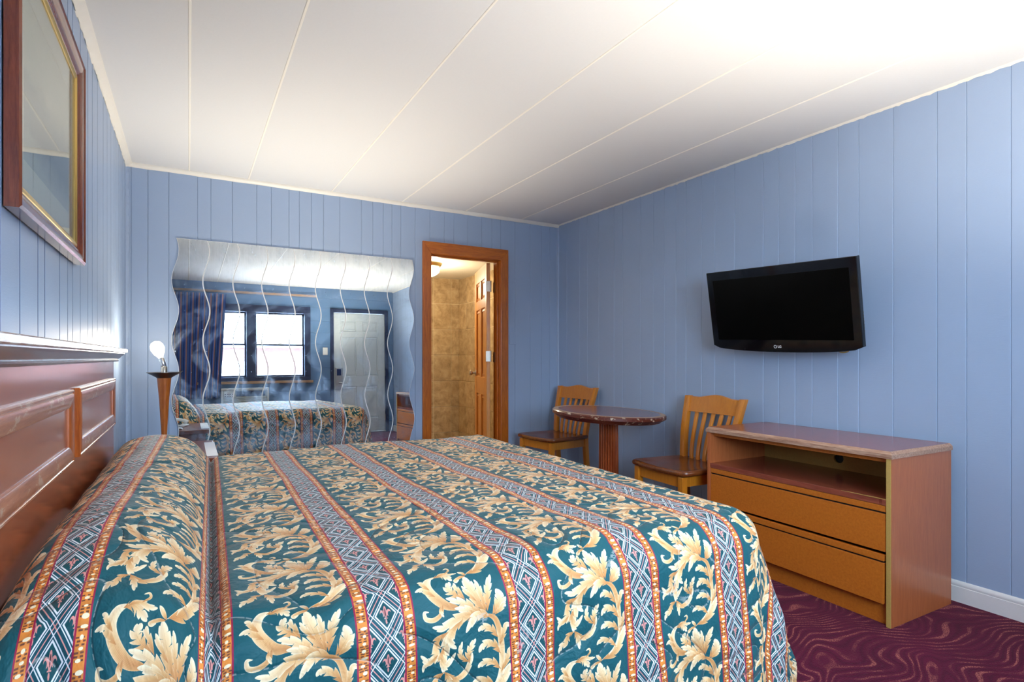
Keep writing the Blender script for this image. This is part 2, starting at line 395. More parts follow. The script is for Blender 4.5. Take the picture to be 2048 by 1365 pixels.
# front wall, seen only in the mirror: wide level boards around the window and the entrance door
WX0, WX1, WZ0, WZ1 = .33, 2.05, .91, 2.08
EX0, EX1, EZ = 2.36, 3.33, 2.07
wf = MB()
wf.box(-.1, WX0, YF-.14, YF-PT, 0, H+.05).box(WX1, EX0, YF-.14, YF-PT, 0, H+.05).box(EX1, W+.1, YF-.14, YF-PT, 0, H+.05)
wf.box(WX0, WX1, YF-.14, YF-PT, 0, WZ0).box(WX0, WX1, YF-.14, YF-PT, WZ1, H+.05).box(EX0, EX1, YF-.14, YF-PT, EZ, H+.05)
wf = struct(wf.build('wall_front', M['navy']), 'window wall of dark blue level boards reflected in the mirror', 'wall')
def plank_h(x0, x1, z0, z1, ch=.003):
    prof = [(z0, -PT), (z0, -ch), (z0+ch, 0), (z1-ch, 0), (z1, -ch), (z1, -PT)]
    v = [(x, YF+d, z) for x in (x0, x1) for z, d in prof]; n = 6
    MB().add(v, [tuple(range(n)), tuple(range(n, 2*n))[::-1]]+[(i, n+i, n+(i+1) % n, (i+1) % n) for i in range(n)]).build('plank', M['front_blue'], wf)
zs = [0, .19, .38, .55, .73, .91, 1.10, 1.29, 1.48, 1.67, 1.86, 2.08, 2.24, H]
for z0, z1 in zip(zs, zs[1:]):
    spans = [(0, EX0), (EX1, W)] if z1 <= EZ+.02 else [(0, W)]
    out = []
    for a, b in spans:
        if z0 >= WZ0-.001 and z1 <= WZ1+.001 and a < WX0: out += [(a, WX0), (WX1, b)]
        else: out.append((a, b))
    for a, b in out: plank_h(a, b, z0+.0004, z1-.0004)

cl = struct(sheet('ceiling', M['ceiling'], None, -.1, W+.1, YF-.1, D+.1, H+.012, H+.10), 'off-white panelled ceiling with thin joint beads running lengthwise', 'ceiling')
CS = [0, .356, .722, 1.30, 1.86, 2.43, 2.998, W]
for a, b in zip(CS, CS[1:]):
    ch = .003
    prof = [(a+.001, H+.012), (a+.001, H+ch), (a+.001+ch, H), (b-.001-ch, H), (b-.001, H+ch), (b-.001, H+.012)]
    v = [(x, y, z) for y in (YF, D) for x, z in prof]; n = 6
    MB().add(v, [tuple(range(n)), tuple(range(n, 2*n))[::-1]]+[(i, n+i, n+(i+1) % n, (i+1) % n) for i in range(n)]).build('ceiling_panel', M['ceiling'], cl)
for x in CS[1:-1]:
    pr = [(-.0055, 0), (-.004, -.0022), (0, -.0032), (.004, -.0022), (.0055, 0), (.004, .006), (-.004, .006)]
    MB().loft([[(x+a, y, H+b) for a, b in pr] for y in (YF, D)]).build('joint_bead', M['white_trim'], cl, smooth=True)

def trim(name, prof, fn, a0, a1, mat, label, n=2, jit=0.0, seed=1):
    """moulding: prof (out, up) swept along a; jit gives a ragged painted edge"""
    rr = random.Random(seed); rings = []
    for k in range(n):
        a = a0+(a1-a0)*k/(n-1); j = [rr.gauss(0, jit) if jit else 0 for _ in prof]
        rings.append([fn(a, o_, u+(j[i] if u < -.004 else 0)) for i, (o_, u) in enumerate(prof)])
    return struct(MB().loft(rings).build(name, mat, None, smooth=True, angle=50), label, 'trim')
cove = [(0, 0), (0, -.026), (.005, -.027), (.013, -.021), (.020, -.012), (.023, -.004), (.023, 0)]
trim('trim_1', cove, lambda a, o_, u: (a, D-o_, H+u), 0, W, M['white_trim'], 'white cove moulding between far wall and ceiling', 60, .0008, 2)
trim('trim_2', [(0, 0), (0, -.030), (.004, -.031), (.016, -.022), (.030, -.008), (.034, 0)], lambda a, o_, u: (o_, a, H+u), YF, D, M['white_trim'], 'ragged white cove moulding above the left headboard wall', 240, .0022, 3)
trim('trim_3', [(0, 0), (0, -.010), (.003, -.011), (.008, -.005), (.010, 0)], lambda a, o_, u: (W-o_, a, H+u), YF, D, M['white_trim'], 'ragged white caulk line between right wall and ceiling', 300, .0020, 4)
trim('trim_4', [(0, -.01), (.014, -.006), (.016, -.0045), (.006, -.0045)], lambda a, o_, u: (o_, D+u, a), 0, H-.03, M['blue'], 'lumpy blue caulk strip in the far left corner', 160, .0018, 5)
trim('trim_5', [(0, 0), (.016, 0), (.016, -.004), (.010, -.012), (.004, -.016), (0, -.016)], lambda a, o_, u: (W-o_, D+u, a), 0, H-.028, M['blue'], 'slim blue quarter-round strip in the far right corner', 2)
bprof = [(0, 0), (.013, 0), (.013, .070), (.0105, .0715), (.0105, .074), (.0125, .079), (.010, .088), (.004, .095), (0, .096)]
trim('baseboard_right', bprof, lambda a, o_, u: (W-o_, a, u), YF, D, M['base_white'], 'white profiled baseboard along the right wall')
trim('baseboard_left', bprof, lambda a, o_, u: (o_, a, u), YF, D, M['base_white'], 'white baseboard along the headboard wall behind the bed')
for nm, x0, x1, lb in (('baseboard_back', .02, 2.04, 'white baseboard below the wavy mirror'), ('baseboard_back', 2.87, W-.02, 'white baseboard right of the bathroom doorway')):
    trim(nm, bprof, lambda a, o_, u: (a, D-o_, u), x0, x1, M['base_white'], lb)

# ------------------------------------------------------------------ bathroom doorway, its door, and the bathroom beyond
d1 = thing('door_1', 'oak framed bathroom doorway with six panel door standing open', 'door', (0, 0, 0), kind='structure')
cw, ct = .078, .018
def casing(poly, mat): 
    MB().prism(poly, lambda a, b, d: (a, D-d, b), 0, ct).build('casing', mat, d1, bevel=.004)
casing([(DX0, 0), (DX0, DZ), (DX0-cw, DZ+cw+.024), (DX0-cw, 0)], M['oak'])
casing([(DX1, 0), (DX1+cw, 0), (DX1+cw, DZ+cw+.024), (DX1, DZ)], M['oak'])
casing([(DX0, DZ), (DX1, DZ), (DX1+cw, DZ+cw+.024), (DX0-cw, DZ+cw+.024)], M['oak_h'])
sheet('jamb', M['oak'], d1, DX0-.019, DX0, D-.001, D+.125, 0, DZ+.019, .001)
sheet('jamb', M['oak'], d1, DX1, DX1+.019, D-.001, D+.125, 0, DZ+.019, .001)
sheet('jamb', M['oak_h'], d1, DX0, DX1, D-.001, D+.125, DZ, DZ+.019, .001)
sheet('door_stop', M['oak'], d1, DX0, DX0+.012, D+.035, D+.070, 0, DZ, .002)
sheet('door_stop', M['oak'], d1, DX1-.012, DX1, D+.035, D+.070, 0, DZ, .002)
sheet('door_stop', M['oak_h'], d1, DX0+.012, DX1-.012, D+.035, D+.070, DZ-.012, DZ, .002)

def six_panel(w, h, t, mat_leaf, mat_panel, parent, name='door_leaf'):
    """local: x 0..w from the hinge, y 0..t, z 0..h; leaf is stiles and rails, panels are parts"""
    st = .14*w; mid = .13*w
    lo = (w-2*st-mid)/2
    rz = [0, .115*h, .385*h, .47*h, .80*h, .845*h, .935*h, h]
    m = MB()
    m.box(0, st, 0, t, 0, h).box(w-st, w, 0, t, 0, h)
    for a, b in ((rz[1], rz[2]), (rz[3], rz[4]), (rz[5], rz[6])): m.box(st+lo, st+lo+mid, 0, t, a, b)
    for a, b in ((rz[0], rz[1]), (rz[2], rz[3]), (rz[4], rz[5]), (rz[6], rz[7])): m.box(st, w-st, 0, t, a, b)
    leaf = m.build(name, mat_leaf, parent, bevel=.0025, seg=1)
    for x0 in (st, st+lo+mid):
        for a, b in ((rz[1], rz[2]), (rz[3], rz[4]), (rz[5], rz[6])):
            x1 = x0+lo; e = .03
            p = MB(); rings = []
            for ins, y in ((0, .012), (.006, .014), (e, .005), (e, t-.005), (.006, t-.014), (0, t-.012)):
                rings.append([(x0+ins, y, a+ins), (x1-ins, y, a+ins), (x1-ins, y, b-ins), (x0+ins, y, b-ins)])
            p.loft(rings).build('panel', mat_panel, leaf)
    return leaf
lf = six_panel(.665, 1.985, .035, M['pine'], M['pine'], d1)
# hinge edge at the right jamb, leaf swung into the bathroom
ang = math.atan2(.955, .297)
lf.location = (2.737, D+.098, .008); lf.rotation_euler = (0, 0, ang)
for z in (.22, 1.13, 1.77):
    hm = MB().box(-.004, -.001, .002, .040, z-.047, z+.047)
    hm.tube([(-.004, -.004, z-.05), (-.004, -.004, z+.05)], .007)
    hb = hm.build('hinge', M['steel'], lf)
for y0, sgn in ((0, -1), (.035, 1)):
    m = MB(); RM = Matrix.Rotation(PI/2*(-sgn), 4, 'X')
    m.lathe([(.030, 0), (.030, .006), (.012, .010), (.010, .028), (.020, .036), (.028, .048), (.027, .060), (.016, .068), (.001, .070)], (.60, y0, .965), 24, 0, RM)
    m.build('knob', M['steel'], lf, smooth=True)
MB().prism([(2.772, D+.072), (2.786, D+.072), (2.786, D+.11), (2.772, D+.11)], lambda a, b, d: (a, b, d), 1.723, 1.817).build('hinge_plate', M['steel'], d1)
MB().prism([(2.772, D+.072), (2.786, D+.072), (2.786, D+.11), (2.772, D+.11)], lambda a, b, d: (a, b, d), 1.083, 1.177).build('hinge_plate', M['steel'], d1)

BX, BY, BH = 3.40, 6.60, 2.145
bb = struct(sheet('wall_bathroom_back', M['grout'], None, 1.2, BX+.1, BY+.004, BY+.1, 0, BH+.05), 'bathroom back wall of brown stone-look tiles', 'wall')
br = struct(sheet('wall_bathroom_right', M['grout'], None, BX+.004, BX+.1, D+.12, BY+.1, 0, BH+.05), 'bathroom side wall of brown tiles beside the open door', 'wall')
struct(sheet('wall_bathroom_left', M['bath_ceiling'], None, 1.1, 1.2, D+.12, BY+.1, 0, BH+.05), 'plain bathroom wall hidden left of the doorway', 'wall')
struct(sheet('floor_bathroom', M['tile'], None, 1.1, BX+.1, D+.02, BY+.1, -.1, 0), 'brown tiled bathroom floor', 'floor')
struct(sheet('ceiling_bathroom', M['bath_ceiling'], None, 1.1, BX+.1, D+.12, BY+.1, BH, BH+.08), 'cream bathroom ceiling with round light', 'ceiling')
g = .0034
def tiles(parent, fn, a_edges, z_edges):
    for a0, a1 in zip(a_edges, a_edges[1:]):
        for z0, z1 in zip(z_edges, z_edges[1:]):
            r = [[fn(*p) for p in ((a0+g+i, d, z0+g+i), (a1-g-i, d, z0+g+i), (a1-g-i, d, z1-g-i), (a0+g+i, d, z1-g-i))] for i, d in ((0, -.004), (0, .002), (.002, .004))]
            MB().loft(r).build('tile', M['tile'], parent)
ze = [0, .164, .495, .826, 1.157, 1.488, 1.819, BH]
tiles(bb, lambda a, d, z: (a, BY-d, z), [2.325, 2.565, 2.805, 3.045, 3.285, BX], ze)
tiles(br, lambda a, d, z: (BX-d, a, z), [4.70, 4.94, 5.18, 5.42, 5.66, 5.90, 6.14, 6.38, BY], ze)
bl = thing('ceiling_light', 'round white lit dome light on the bathroom ceiling', 'ceiling light', (2.585, 5.65, BH))
MB().lathe([(.155, 0), (.155, -.012), (.14, -.035), (.12, -.04)], seg=40).build('base', M['brass'], bl, smooth=True)
MB().lathe([(.128, -.036), (.135, -.06), (.125, -.095), (.09, -.125), (.045, -.142), (.001, -.146)], seg=40).build('dome', M['dome'], bl, smooth=True)
lamp('bathroom_bulb', 'POINT', (2.585, 5.65, BH-.24), 34.0, (1, .87, .66), shadow_soft_size=.12)

# ------------------------------------------------------------------ front wall: window, entrance door (both seen in the mirror)
wn_ = thing('window_1', 'dark blue framed double window with white daylight seen in the mirror', 'window', kind='structure')
fy0, fy1 = YF-.13, YF+.018
PX = [(WX0+.09, 1.116), (1.245, 1.96)]
m = MB().box(WX0, WX1, fy0, fy1, 1.97, WZ1).box(WX0, WX1, fy0, fy1, WZ0, .965)
m.box(WX0, PX[0][0], fy0, fy1, .965, 1.97).box(PX[1][1], WX1, fy0, fy1, .965, 1.97).box(PX[0][1], PX[1][0], fy0, fy1, .965, 1.97)
m.build('window_frame', M['navy'], wn_, bevel=.003)
for a, b in PX:
    for z0, z1, yo in ((1.455, 1.97, -.095), (.965, 1.475, -.06)):
        s_ = MB(); r_ = .022
        s_.box(a, b, YF+yo-.015, YF+yo+.015, z0, z0+r_+.006).box(a, b, YF+yo-.015, YF+yo+.015, z1-r_, z1)
        s_.box(a, a+r_, YF+yo-.015, YF+yo+.015, z0+r_, z1-r_).box(b-r_, b, YF+yo-.015, YF+yo+.015, z0+r_, z1-r_)
        so = s_.build('sash', M['navy'], wn_)
        sheet('pane', M['glass'], so, a+r_, b-r_, YF+yo-.002, YF+yo+.002, z0+r_, z1-r_)
    sheet('sash_lock', M['steel'], wn_, (a+b)/2-.03, (a+b)/2+.03, YF-.05, YF-.02, 1.475, 1.49, .003)
sheet('window_sill', M['tan_wood'], wn_, WX0-.03, WX1+.035, YF, YF+.05, .865, .905, .004)

d2 = thing('door_2', 'white six panel entrance door in navy frame seen in the mirror', 'door', kind='structure')
for x0, x1 in ((EX0, EX0+.055), (EX1-.055, EX1)): sheet('door_frame', M['navy'], d2, x0, x1, YF-.12, YF+.02, 0, EZ, .003)
sheet('door_frame', M['navy'], d2, EX0+.055, EX1-.055, YF-.12, YF+.02, EZ-.055, EZ, .003)
for x0, x1 in ((EX0+.055, EX0+.07), (EX1-.07, EX1-.055)): sheet('door_stop', M['navy'], d2, x0, x1, YF-.075, YF-.053, .018, EZ-.055, .002)
sheet('threshold', M['steel'], d2, EX0+.055, EX1-.055, YF-.12, YF+.02, 0, .018, .003)
l2 = six_panel(.857, 1.990, .044, M['door_white'], M['door_white'], d2)
l2.location = (EX0+.0565, YF-.052, .020)
lk = MB().box(.02, .14, .044, .062, .72, 1.08).build('lock', M['lock_metal'], l2, bevel=.006)
MB().box(.045, .115, .062, .068, .95, 1.06).build('keypad', M['keypad'], l2, bevel=.004)
MB().tube([(.08, .062, .83), (.08, .10, .83), (.10, .108, .83), (.20, .108, .83)], .010).build('lever_handle', M['lock_metal'], l2, smooth=True)
for z in (.25, 1.0, 1.75): MB().tube([(EX1-.058, YF+.006, z-.05), (EX1-.058, YF+.006, z+.05)], .007).build('hinge', M['steel'], d2)

# outside the window
struct(sheet('ground_exterior', M['snow'], None, -14, 16, -40, YF-.14, -.25, -.12), 'pale concrete walkway and lot outside the window', 'ground')
rl = thing('railing', 'white balustrade railing outside the window', 'railing', (1.2, -2.4, -.12))
sheet('top_rail', M['rail_white'], rl, -3.5, 3.5, -.03, .03, 1.08, 1.13, .004)
sheet('bottom_rail', M['rail_white'], rl, -3.5, 3.5, -.02, .02, .10, .14, .004)
b0 = None
for k in range(36):
    x = -3.4+k*.194
    if b0 is None: b0 = sheet('baluster', M['rail_white'], rl, -.016, .016, -.016, .016, .0, 1.08); b0.location = (x, 0, 0)
    else: dup(b0, 'baluster', rl, (x, 0, 0))
bd = thing('brick_building', 'low red brick building across the lot seen through the window', 'building', (2, -19, -.12))
sheet('wall', M['brick'], bd, -9, 5.6, -4, 0, 0, 2.35)
sheet('roof', M['rail_white'], bd, -9.3, 5.9, -4.3, .4, 2.35, 2.6)
sheet('garage_door', M['rail_white'], bd, -1.2, .6, 0, .05, 0, 1.75)

# ------------------------------------------------------------------ the bed
BN, BF, BXF, BZ = 1.05, 3.09, 1.955, .655     # mattress near side, far side, foot end, top
bed = thing('bed', 'king size bed under the teal patterned bedspread against the headboard', 'bed', (0, 0, 0))
sheet('box_spring', M['fabric_white'], bed, .09, BXF-.07, BN+.07, BF-.07, .12, .38, .02)
sheet('mattress', M['fabric_white'], bed, .09, BXF-.07, BN+.07, BF-.07, .385, BZ-.055, .05)
for x in (.2, 1.75):
    for y in (1.3, 2.11, 2.92): MB().lathe([(.03, 0), (.03, .12)], (x, y, 0), 12).build('leg', M['tv_back'], bed)

def spread_print(NX=1024, NY=860, P=.318, L=.266):
    K = 990/.2016                       # drawing units per metre
    PER = L*K
    def rgb(*c): return np.array(c, float)/255
    TEAL, CREAM, GOLD, BROWN = rgb(10,84,92), rgb(248,228,190), rgb(226,158,84), rgb(146,82,56)
    img = np.empty((NY, NX, 3)); img[:] = TEAL
    fx0 = .1164                       # the floral band starts here, in metres
    def spline(pts, n):
        p = np.array(pts, float); m = len(p)
        q = np.vstack([2*p[0]-p[1], p, 2*p[-1]-p[-2]])
        t = np.linspace(0, m-1, n); i = np.minimum(t.astype(int), m-2); f = (t-i)[:,None]
        a,b,c,d = q[i], q[i+1], q[i+2], q[i+3]
        return .5*((2*b)+(c-a)*f+(2*a-5*b+4*c-d)*f**2+(3*b-a-3*c+d)*f**3)
    def put(X, Y, C):
        ix = ((fx0 + (X-240)/990*.2016)/P*NX).astype(int)
        iy = (np.mod(1836.-Y, PER)/PER*NY).astype(int) % NY
        ok = (ix >= int(.1108/P*NX)) & (ix < NX)
        img[iy[ok], ix[ok]] = C[ok]
    def leaf(pts, w, n=4, rev=False, skew=0., sharp=.5, grow=.35):
        nt, ns = (1500 if n == 0 else 620), 170
        v = spline(pts, nt); d = np.gradient(v, axis=0); d /= np.linalg.norm(d, axis=1)[:,None]+1e-9
        nrm = np.stack([-d[:,1], d[:,0]], 1)
        t = np.linspace(0, 1, nt)[:,None]; s = np.linspace(-1, 1, ns)[None,:]
        env = np.sin(np.pi*np.clip(t,0,1)**.75)**.65*(1-grow*(1-t)) + .04*(1-t)
        ph = np.mod(n*t + np.where(s>0, .0, .45), 1.)
        lob = (1-sharp) + sharp*ph**.8 if n else 1.
        W = w*.5*env*lob*(1+skew*s)
        X = v[:,:1] + nrm[:,:1]*s*W + d[:,:1]*np.abs(s)**1.6*w*.22*(1-t)
        Y = v[:,1:] + nrm[:,1:]*s*W + d[:,1:]*np.abs(s)**1.6*w*.22*(1-t)
        a = np.abs(s)+0*t
        tt = 1-t if rev else t
        k = np.clip(1.15*tt**.8+.35*a**2-.18, 0, 1)
        hatch = .5+.5*np.sin(s*31+t*9)
        C = GOLD*(1-k[...,None]) + CREAM*k[...,None]
        br = np.clip((.52-tt)*1.9, 0, 1)*(.45+.55*hatch)*(1-.5*a)
        br = np.maximum(br, np.clip(1-a/.05, 0, 1)*(1-tt)*.85)
        side = np.clip(-s*.9, 0, 1)*(1-a)*1.5*(.6+.4*hatch)
        br = np.clip(np.maximum(br, side*.55), 0, .9)
        C = C*(1-br[...,None]) + (BROWN*.6+GOLD*.4)*br[...,None]
        edge = np.clip((a-.9)/.1, 0, 1)[...,None]*.5
        C = C*(1-edge) + CREAM*edge
        put(X.ravel(), Y.ravel(), C.reshape(-1,3))
    # one repeat of the acanthus scroll, back to front
    leaf([(960,960),(1070,1040),(1125,1200),(1140,1420),(1110,1610),(1010,1740),(850,1832)], 62, 0, grow=0)
    leaf([(860,1825),(1000,1790),(1110,1700),(1190,1590),(1275,1520)], 150, 4, sharp=.4)
    leaf([(1050,1710),(960,1630),(860,1610),(800,1650)], 95, 3)
    leaf([(1120,1560),(1030,1470),(930,1450),(870,1490)], 110, 3)
    leaf([(1120,1590),(1190,1480),(1220,1400),(1270,1370)], 90, 3)
    leaf([(1130,1410),(1040,1290),(940,1270),(885,1340)], 125, 3)
    leaf([(1120,1330),(1160,1220),(1190,1130),(1240,1150)], 90, 3)
    leaf([(1105,1240),(1020,1130),(930,1090),(880,1125)], 115, 3)
    # lower scroll
    leaf([(880,960),(720,960),(600,1040),(530,1180),(500,1330),(500,1440)], 150, 5, sharp=.38)
    leaf([(560,1050),(440,1110),(420,1230),(350,1290),(270,1210)], 130, 4)
    leaf([(700,960),(610,1050),(570,1150),(640,1235)], 130, 3)
    leaf([(500,1180),(480,1290),(530,1370),(630,1270)], 120, 3)
    leaf([(440,1240),(380,1290),(310,1310),(290,1370)], 70, 2)
    leaf([(505,1425),(610,1520),(720,1500),(790,1400),(810,1320)], 95, 3, sharp=.3)
    leaf([(780,1420),(770,1330),(800,1260),(850,1190)], 120, 4)
    leaf([(770,1400),(690,1330),(680,1260),(700,1180)], 80, 3)
    leaf([(505,1425),(430,1460),(390,1530),(330,1560),(300,1630)], 110, 4)
    leaf([(510,1425),(550,1520),(570,1640)], 95, 3)
    # C curl with its bud and tail
    leaf([(720,860),(560,800),(450,690),(410,580),(450,490),(540,450)], 105, 0, grow=.1)
    leaf([(470,700),(400,640),(360,590),(280,610)], 95, 3)
    leaf([(430,620),(380,560),(360,520),(325,500)], 80, 2)
    leaf([(500,470),(580,460),(640,500),(685,560)], 125, 4)
    leaf([(540,460),(620,440),(700,470),(765,470)], 60, 3)
    leaf([(640,440),(700,400),(690,360),(650,370)], 26, 0)
    leaf([(530,790),(500,870),(420,910),(345,890),(335,830),(380,830)], 44, 0, grow=0)
    leaf([(500,800),(500,850),(525,905)], 50, 2)
    # fan
    leaf([(740,770),(660,700),(620,640),(650,570)], 150, 5)
    leaf([(760,780),(720,690),(690,630),(690,590)], 70, 2)
    leaf([(930,950),(820,860),(700,790),(570,735)], 130, 4)
    leaf([(960,960),(890,800),(840,660),(815,545)], 175, 4, sharp=.3)
    leaf([(970,940),(945,790),(935,690),(915,600)], 90, 3)
    leaf([(880,820),(800,720),(760,640)], 70, 2)
    leaf([(985,940),(1010,800),(1050,700),(1115,590)], 130, 4, sharp=.4)
    leaf([(1040,990),(1110,920),(1155,850),(1130,755)], 170, 3, sharp=.3)
    leaf([(1060,1000),(1130,960),(1180,920),(1200,940)], 80, 2)
    leaf([(930,960),(830,900),(740,870),(640,845)], 110, 3)
    leaf([(930,980),(800,930),(640,950),(510,1000),(395,975)], 140, 4)
    leaf([(1020,1000),(920,960),(830,985),(745,1105)], 140, 3, sharp=.35)
    leaf([(840,540),(780,545),(715,570),(725,585),(760,570)], 30, 0, grow=0)
    leaf([(850,535),(815,490),(780,455)], 46, 0)
    # stripes and lattice: evaluated per pixel
    x = (np.arange(NX)+.5)/NX*P; y = (np.arange(NY)+.5)/NY*L
    X, Y = np.meshgrid(x, y)
    CR, OR, PK, WH, DK = rgb(158,24,66), rgb(222,132,52), rgb(226,150,140), rgb(238,236,236), rgb(112,62,42)
    sw, lw = .0248, .0666
    lat = (X > sw) & (X < sw+lw)
    cell = L/3
    img[lat] = (TEAL*.85+rgb(30,40,80)*.15)
    u = (X-sw-lw/2)/(lw*.5); vv = np.mod(Y, cell)/cell*2-1
    # lines by distance to the nearest of the diagonal lattices
    def diag(off, wid, col):
        for sg in (1, -1):
            q = np.mod(vv*.5*1.0 + sg*u*.5 + 10., 1.)      # lattice lines where q = .5
            dist = np.abs(np.abs(q-.5)-off)*cell*.72
            m = lat & (dist < wid); img[m] = col
    diag(0., .0011, PK); diag(.125, .0010, WH)
    def inner(u0, v0):
        du = u-u0; dv = np.mod(vv-v0+1, 2)-1
        r = np.abs(du)+np.abs(dv)
        m = lat & (r < .58); img[m] = TEAL*.9
        m = lat & (np.abs(r-.60) < .05); img[m] = WH
        # fleur-de-lis
        el = lambda cu,cv,a,b: ((du-cu)/a)**2+((dv-cv)/b)**2
        f = (el(0,.1,.085,.27) < 1) | ((el(.19,.06,.13,.15) < 1) & (el(.23,-.0,.09,.12) > 1)) | ((el(-.19,.06,.13,.15) < 1) & (el(-.23,-.0,.09,.12) > 1))
        f |= (np.abs(dv+.16) < .022) & (np.abs(du) < .1); f |= el(0,-.29,.045,.1) < 1
        img[lat & f] = PK
        img[lat & (el(0,.1,.03,.17) < 1)] = rgb(90,50,60)
    inner(0., 0.); inner(1., 1.); inner(-1., 1.)
    for x0 in (0., sw+lw):
        s = (X-x0)/sw
        m = (s >= 0) & (s <= 1)
        o = OR*(1+.06*np.sin(Y*2*np.pi/L*9))[...,None]
        img[m] = o[m]
        rowi = (Y/L*60).astype(int); fr = np.mod(Y/L*60, 1)
        rr = np.random.RandomState(8).rand(61, 3)
        for c_, col, lo, hi in ((.32, DK, .10, .16), (.7, DK, .08, .14), (.5, CREAM, .10, .2)):
            cen = c_ + (rr[rowi % 60, 0]-.5)*.22; hw = lo+(hi-lo)*rr[rowi % 60, 1]
            on = rr[rowi % 60, 2] < .75 if col is DK else (rowi % 3 == 0)
            thick = (np.abs(fr-.5) < .27) if col is DK else True
            if col is not DK:
                r3 = np.mod(Y/L*20, 1); k = rowi//3
                cen = .52+(rr[k % 20, 0]-.5)*.2; on = True; thick = ((np.abs(s-cen)/(.12+.14*rr[k % 20, 1]))**2+((r3-.5)/(.14+.14*rr[k % 20, 2]))**2) < 1; hw = .3
            img[m & on & thick & (np.abs(s-cen) < hw)] = col
        img[m & ((s < .13) | (s > .87))] = CR
    return np.clip(img, 0, 1)

from mathutils import noise as mn
RR = .11
def make_bedspread():
    P, L = .318, .266
    rr = RR
    prof = spl([(.074, .640), (.088, .722), (.145, .772), (.25, .787), (.345, .764), (.402, .718), (.434, .660), (.446, .618), (.457, .640), (.475, .660), (.52, .664)], 40)
    xs = [(p[0], p[1]) for p in prof]
    k = .535
    while k < BXF-rr: xs.append((k, .664)); k += .014
    xs.append((BXF-rr, .664))
    al = [0]
    for p, q in zip(xs, xs[1:]): al.append(al[-1]+math.hypot(q[0]-p[0], q[1]-p[1]))
    a_lat = next(a for a, p in zip(al, xs) if p[0] >= .445)
    DROP = .68
    A = list(al); k = al[-1]
    while k < al[-1]+DROP: k += .012; A.append(k)
    B = []; k = BN+rr-DROP
    while k <= BF-rr+DROP: B.append(k); k += .012
    a_edge = al[-1]
    verts = []; keep = []; uv = []
    for i, a in enumerate(A):
        if i < len(xs): x, zt = xs[i]; da = 0
        else: x, zt = xs[-1]; da = a-a_edge
        for b in B:
            lo, hi = BN+rr, BF-rr
            db = min(0, b-lo)+max(0, b-hi); yb = min(max(b, lo), hi)
            # pillow humps: two pillows side by side
            m = 1.0
            if i < len(xs) and x < .55:
                sm_ = lambda t: (lambda q: q*q*(3-2*q))(max(0.0, min(1.0, t)))
                m = sm_((b-.80)/.60)*(1-.62*sm_((b-2.86)/.26))*(1-.10*math.exp(-((b-2.13)/.10)**2))
            z0 = BZ+.004+(zt-BZ-.004)*m
            r = math.hypot(da, db)
            if r > 1e-9: nx, ny = da/r, db/r
            else: nx, ny = 0, 0
            if r <= rr*PI/2:
                th = r/rr; hz = rr*math.sin(th); dr = rr*(1-math.cos(th)); e_ = 0
            else:
                e_ = r-rr*PI/2
                corner = 4*(nx*abs(ny))
                fl_ = .075+.05*corner
                s_ = (a if abs(ny) > abs(nx) else b)
                fold = (.010*math.sin(s_*17+.6)+.007*math.sin(s_*31+2.1)+.012*math.sin(math.atan2(ny, nx+1e-9)*6)*corner)*min(1, e_/.3)
                hz = rr+e_*fl_+fold; dr = rr+e_*math.sqrt(1-fl_*fl_)
            z = z0-dr
            # when the pillow lifts the cover the drape starts higher; keep the hem level
            p = Vector((x+nx*hz, yb+ny*hz, z))
            q = mn.noise(Vector((a*9, b*6, 1.3)))*.0045+mn.noise(Vector((a*24, b*10, 4.0)))*.0028
            if 2 < i < len(xs) and r < .05:
                q += .010*mn.noise(Vector((a*2.1, b*2.1, 9.0)))
                p.z += q
            else:
                p += Vector((nx, ny, 0))*q*1.6
            p.x -= .030*(3.1-b)*min(1, max(0, (x-.075)/.25))
            if p.z < .012: p.z = .012
            verts.append(p); keep.append(r <= DROP-.035*(i == 0)); uv.append(((a-a_lat)/(P*(1-.035*(b-2.0)))+(.0248+.0333)/P, b/L))
    nb = len(B); faces = []
    for i in range(len(A)-1):
        for j in range(nb-1):
            q = (i*nb+j, (i+1)*nb+j, (i+1)*nb+j+1, i*nb+j+1)
            if all(keep[w] for w in q): faces.append(q)
    used = sorted({w for f in faces for w in f}); mp = {w: n for n, w in enumerate(used)}
    me = bpy.data.meshes.new('bedspread'); me.from_pydata([verts[w] for w in used], [], [tuple(mp[w] for w in f) for f in faces])
    ul = me.uv_layers.new(name='print'); idx = np.empty(len(me.loops), int); me.loops.foreach_get('vertex_index', idx)
    UV = np.array([uv[w] for w in used])
    UV[:, 1] += V_SHIFT
    ul.data.foreach_set('uv', UV[idx].astype(np.float32).ravel())
    me.polygons.foreach_set('use_smooth', [True]*len(me.polygons))
    # printed cotton: the repeat is drawn above, the quilting is stitched relief
    im = bpy.data.images.new('acanthus_stripe_print', 1024, 860)
    px = np.ones((860, 1024, 4), np.float32); px[..., :3] = spread_print()
    im.pixels.foreach_set(px.ravel()); im.update(); im.pack()
    t = NT('quilted_acanthus_print')
    un = t.n('ShaderNodeUVMap'); ti = t.n('ShaderNodeTexImage'); ti.image = im; ti.extension = 'REPEAT'; t.l(un.outputs[0], ti.inputs[0])
    vm = t.n('ShaderNodeMapping'); vm.inputs['Scale'].default_value = (P, L, 1); t.l(un.outputs[0], vm.inputs[0])
    qn = t.noise(vm.outputs[0], 3.6, .6, .4, .5)
    line = t.math('ABSOLUTE', t.math('SUBTRACT', t.math('FRACT', t.math('MULTIPLY', qn, 7.0)), .5))
    puff = t.ramp(line, [(0, (0, 0, 0)), (.06, (.35, .35, .35)), (.3, (.9, .9, .9)), (.5, (1, 1, 1))])
    stitch = t.ramp(line, [(0, (1, 1, 1)), (.014, (1, 1, 1)), (.02, (0, 0, 0))])
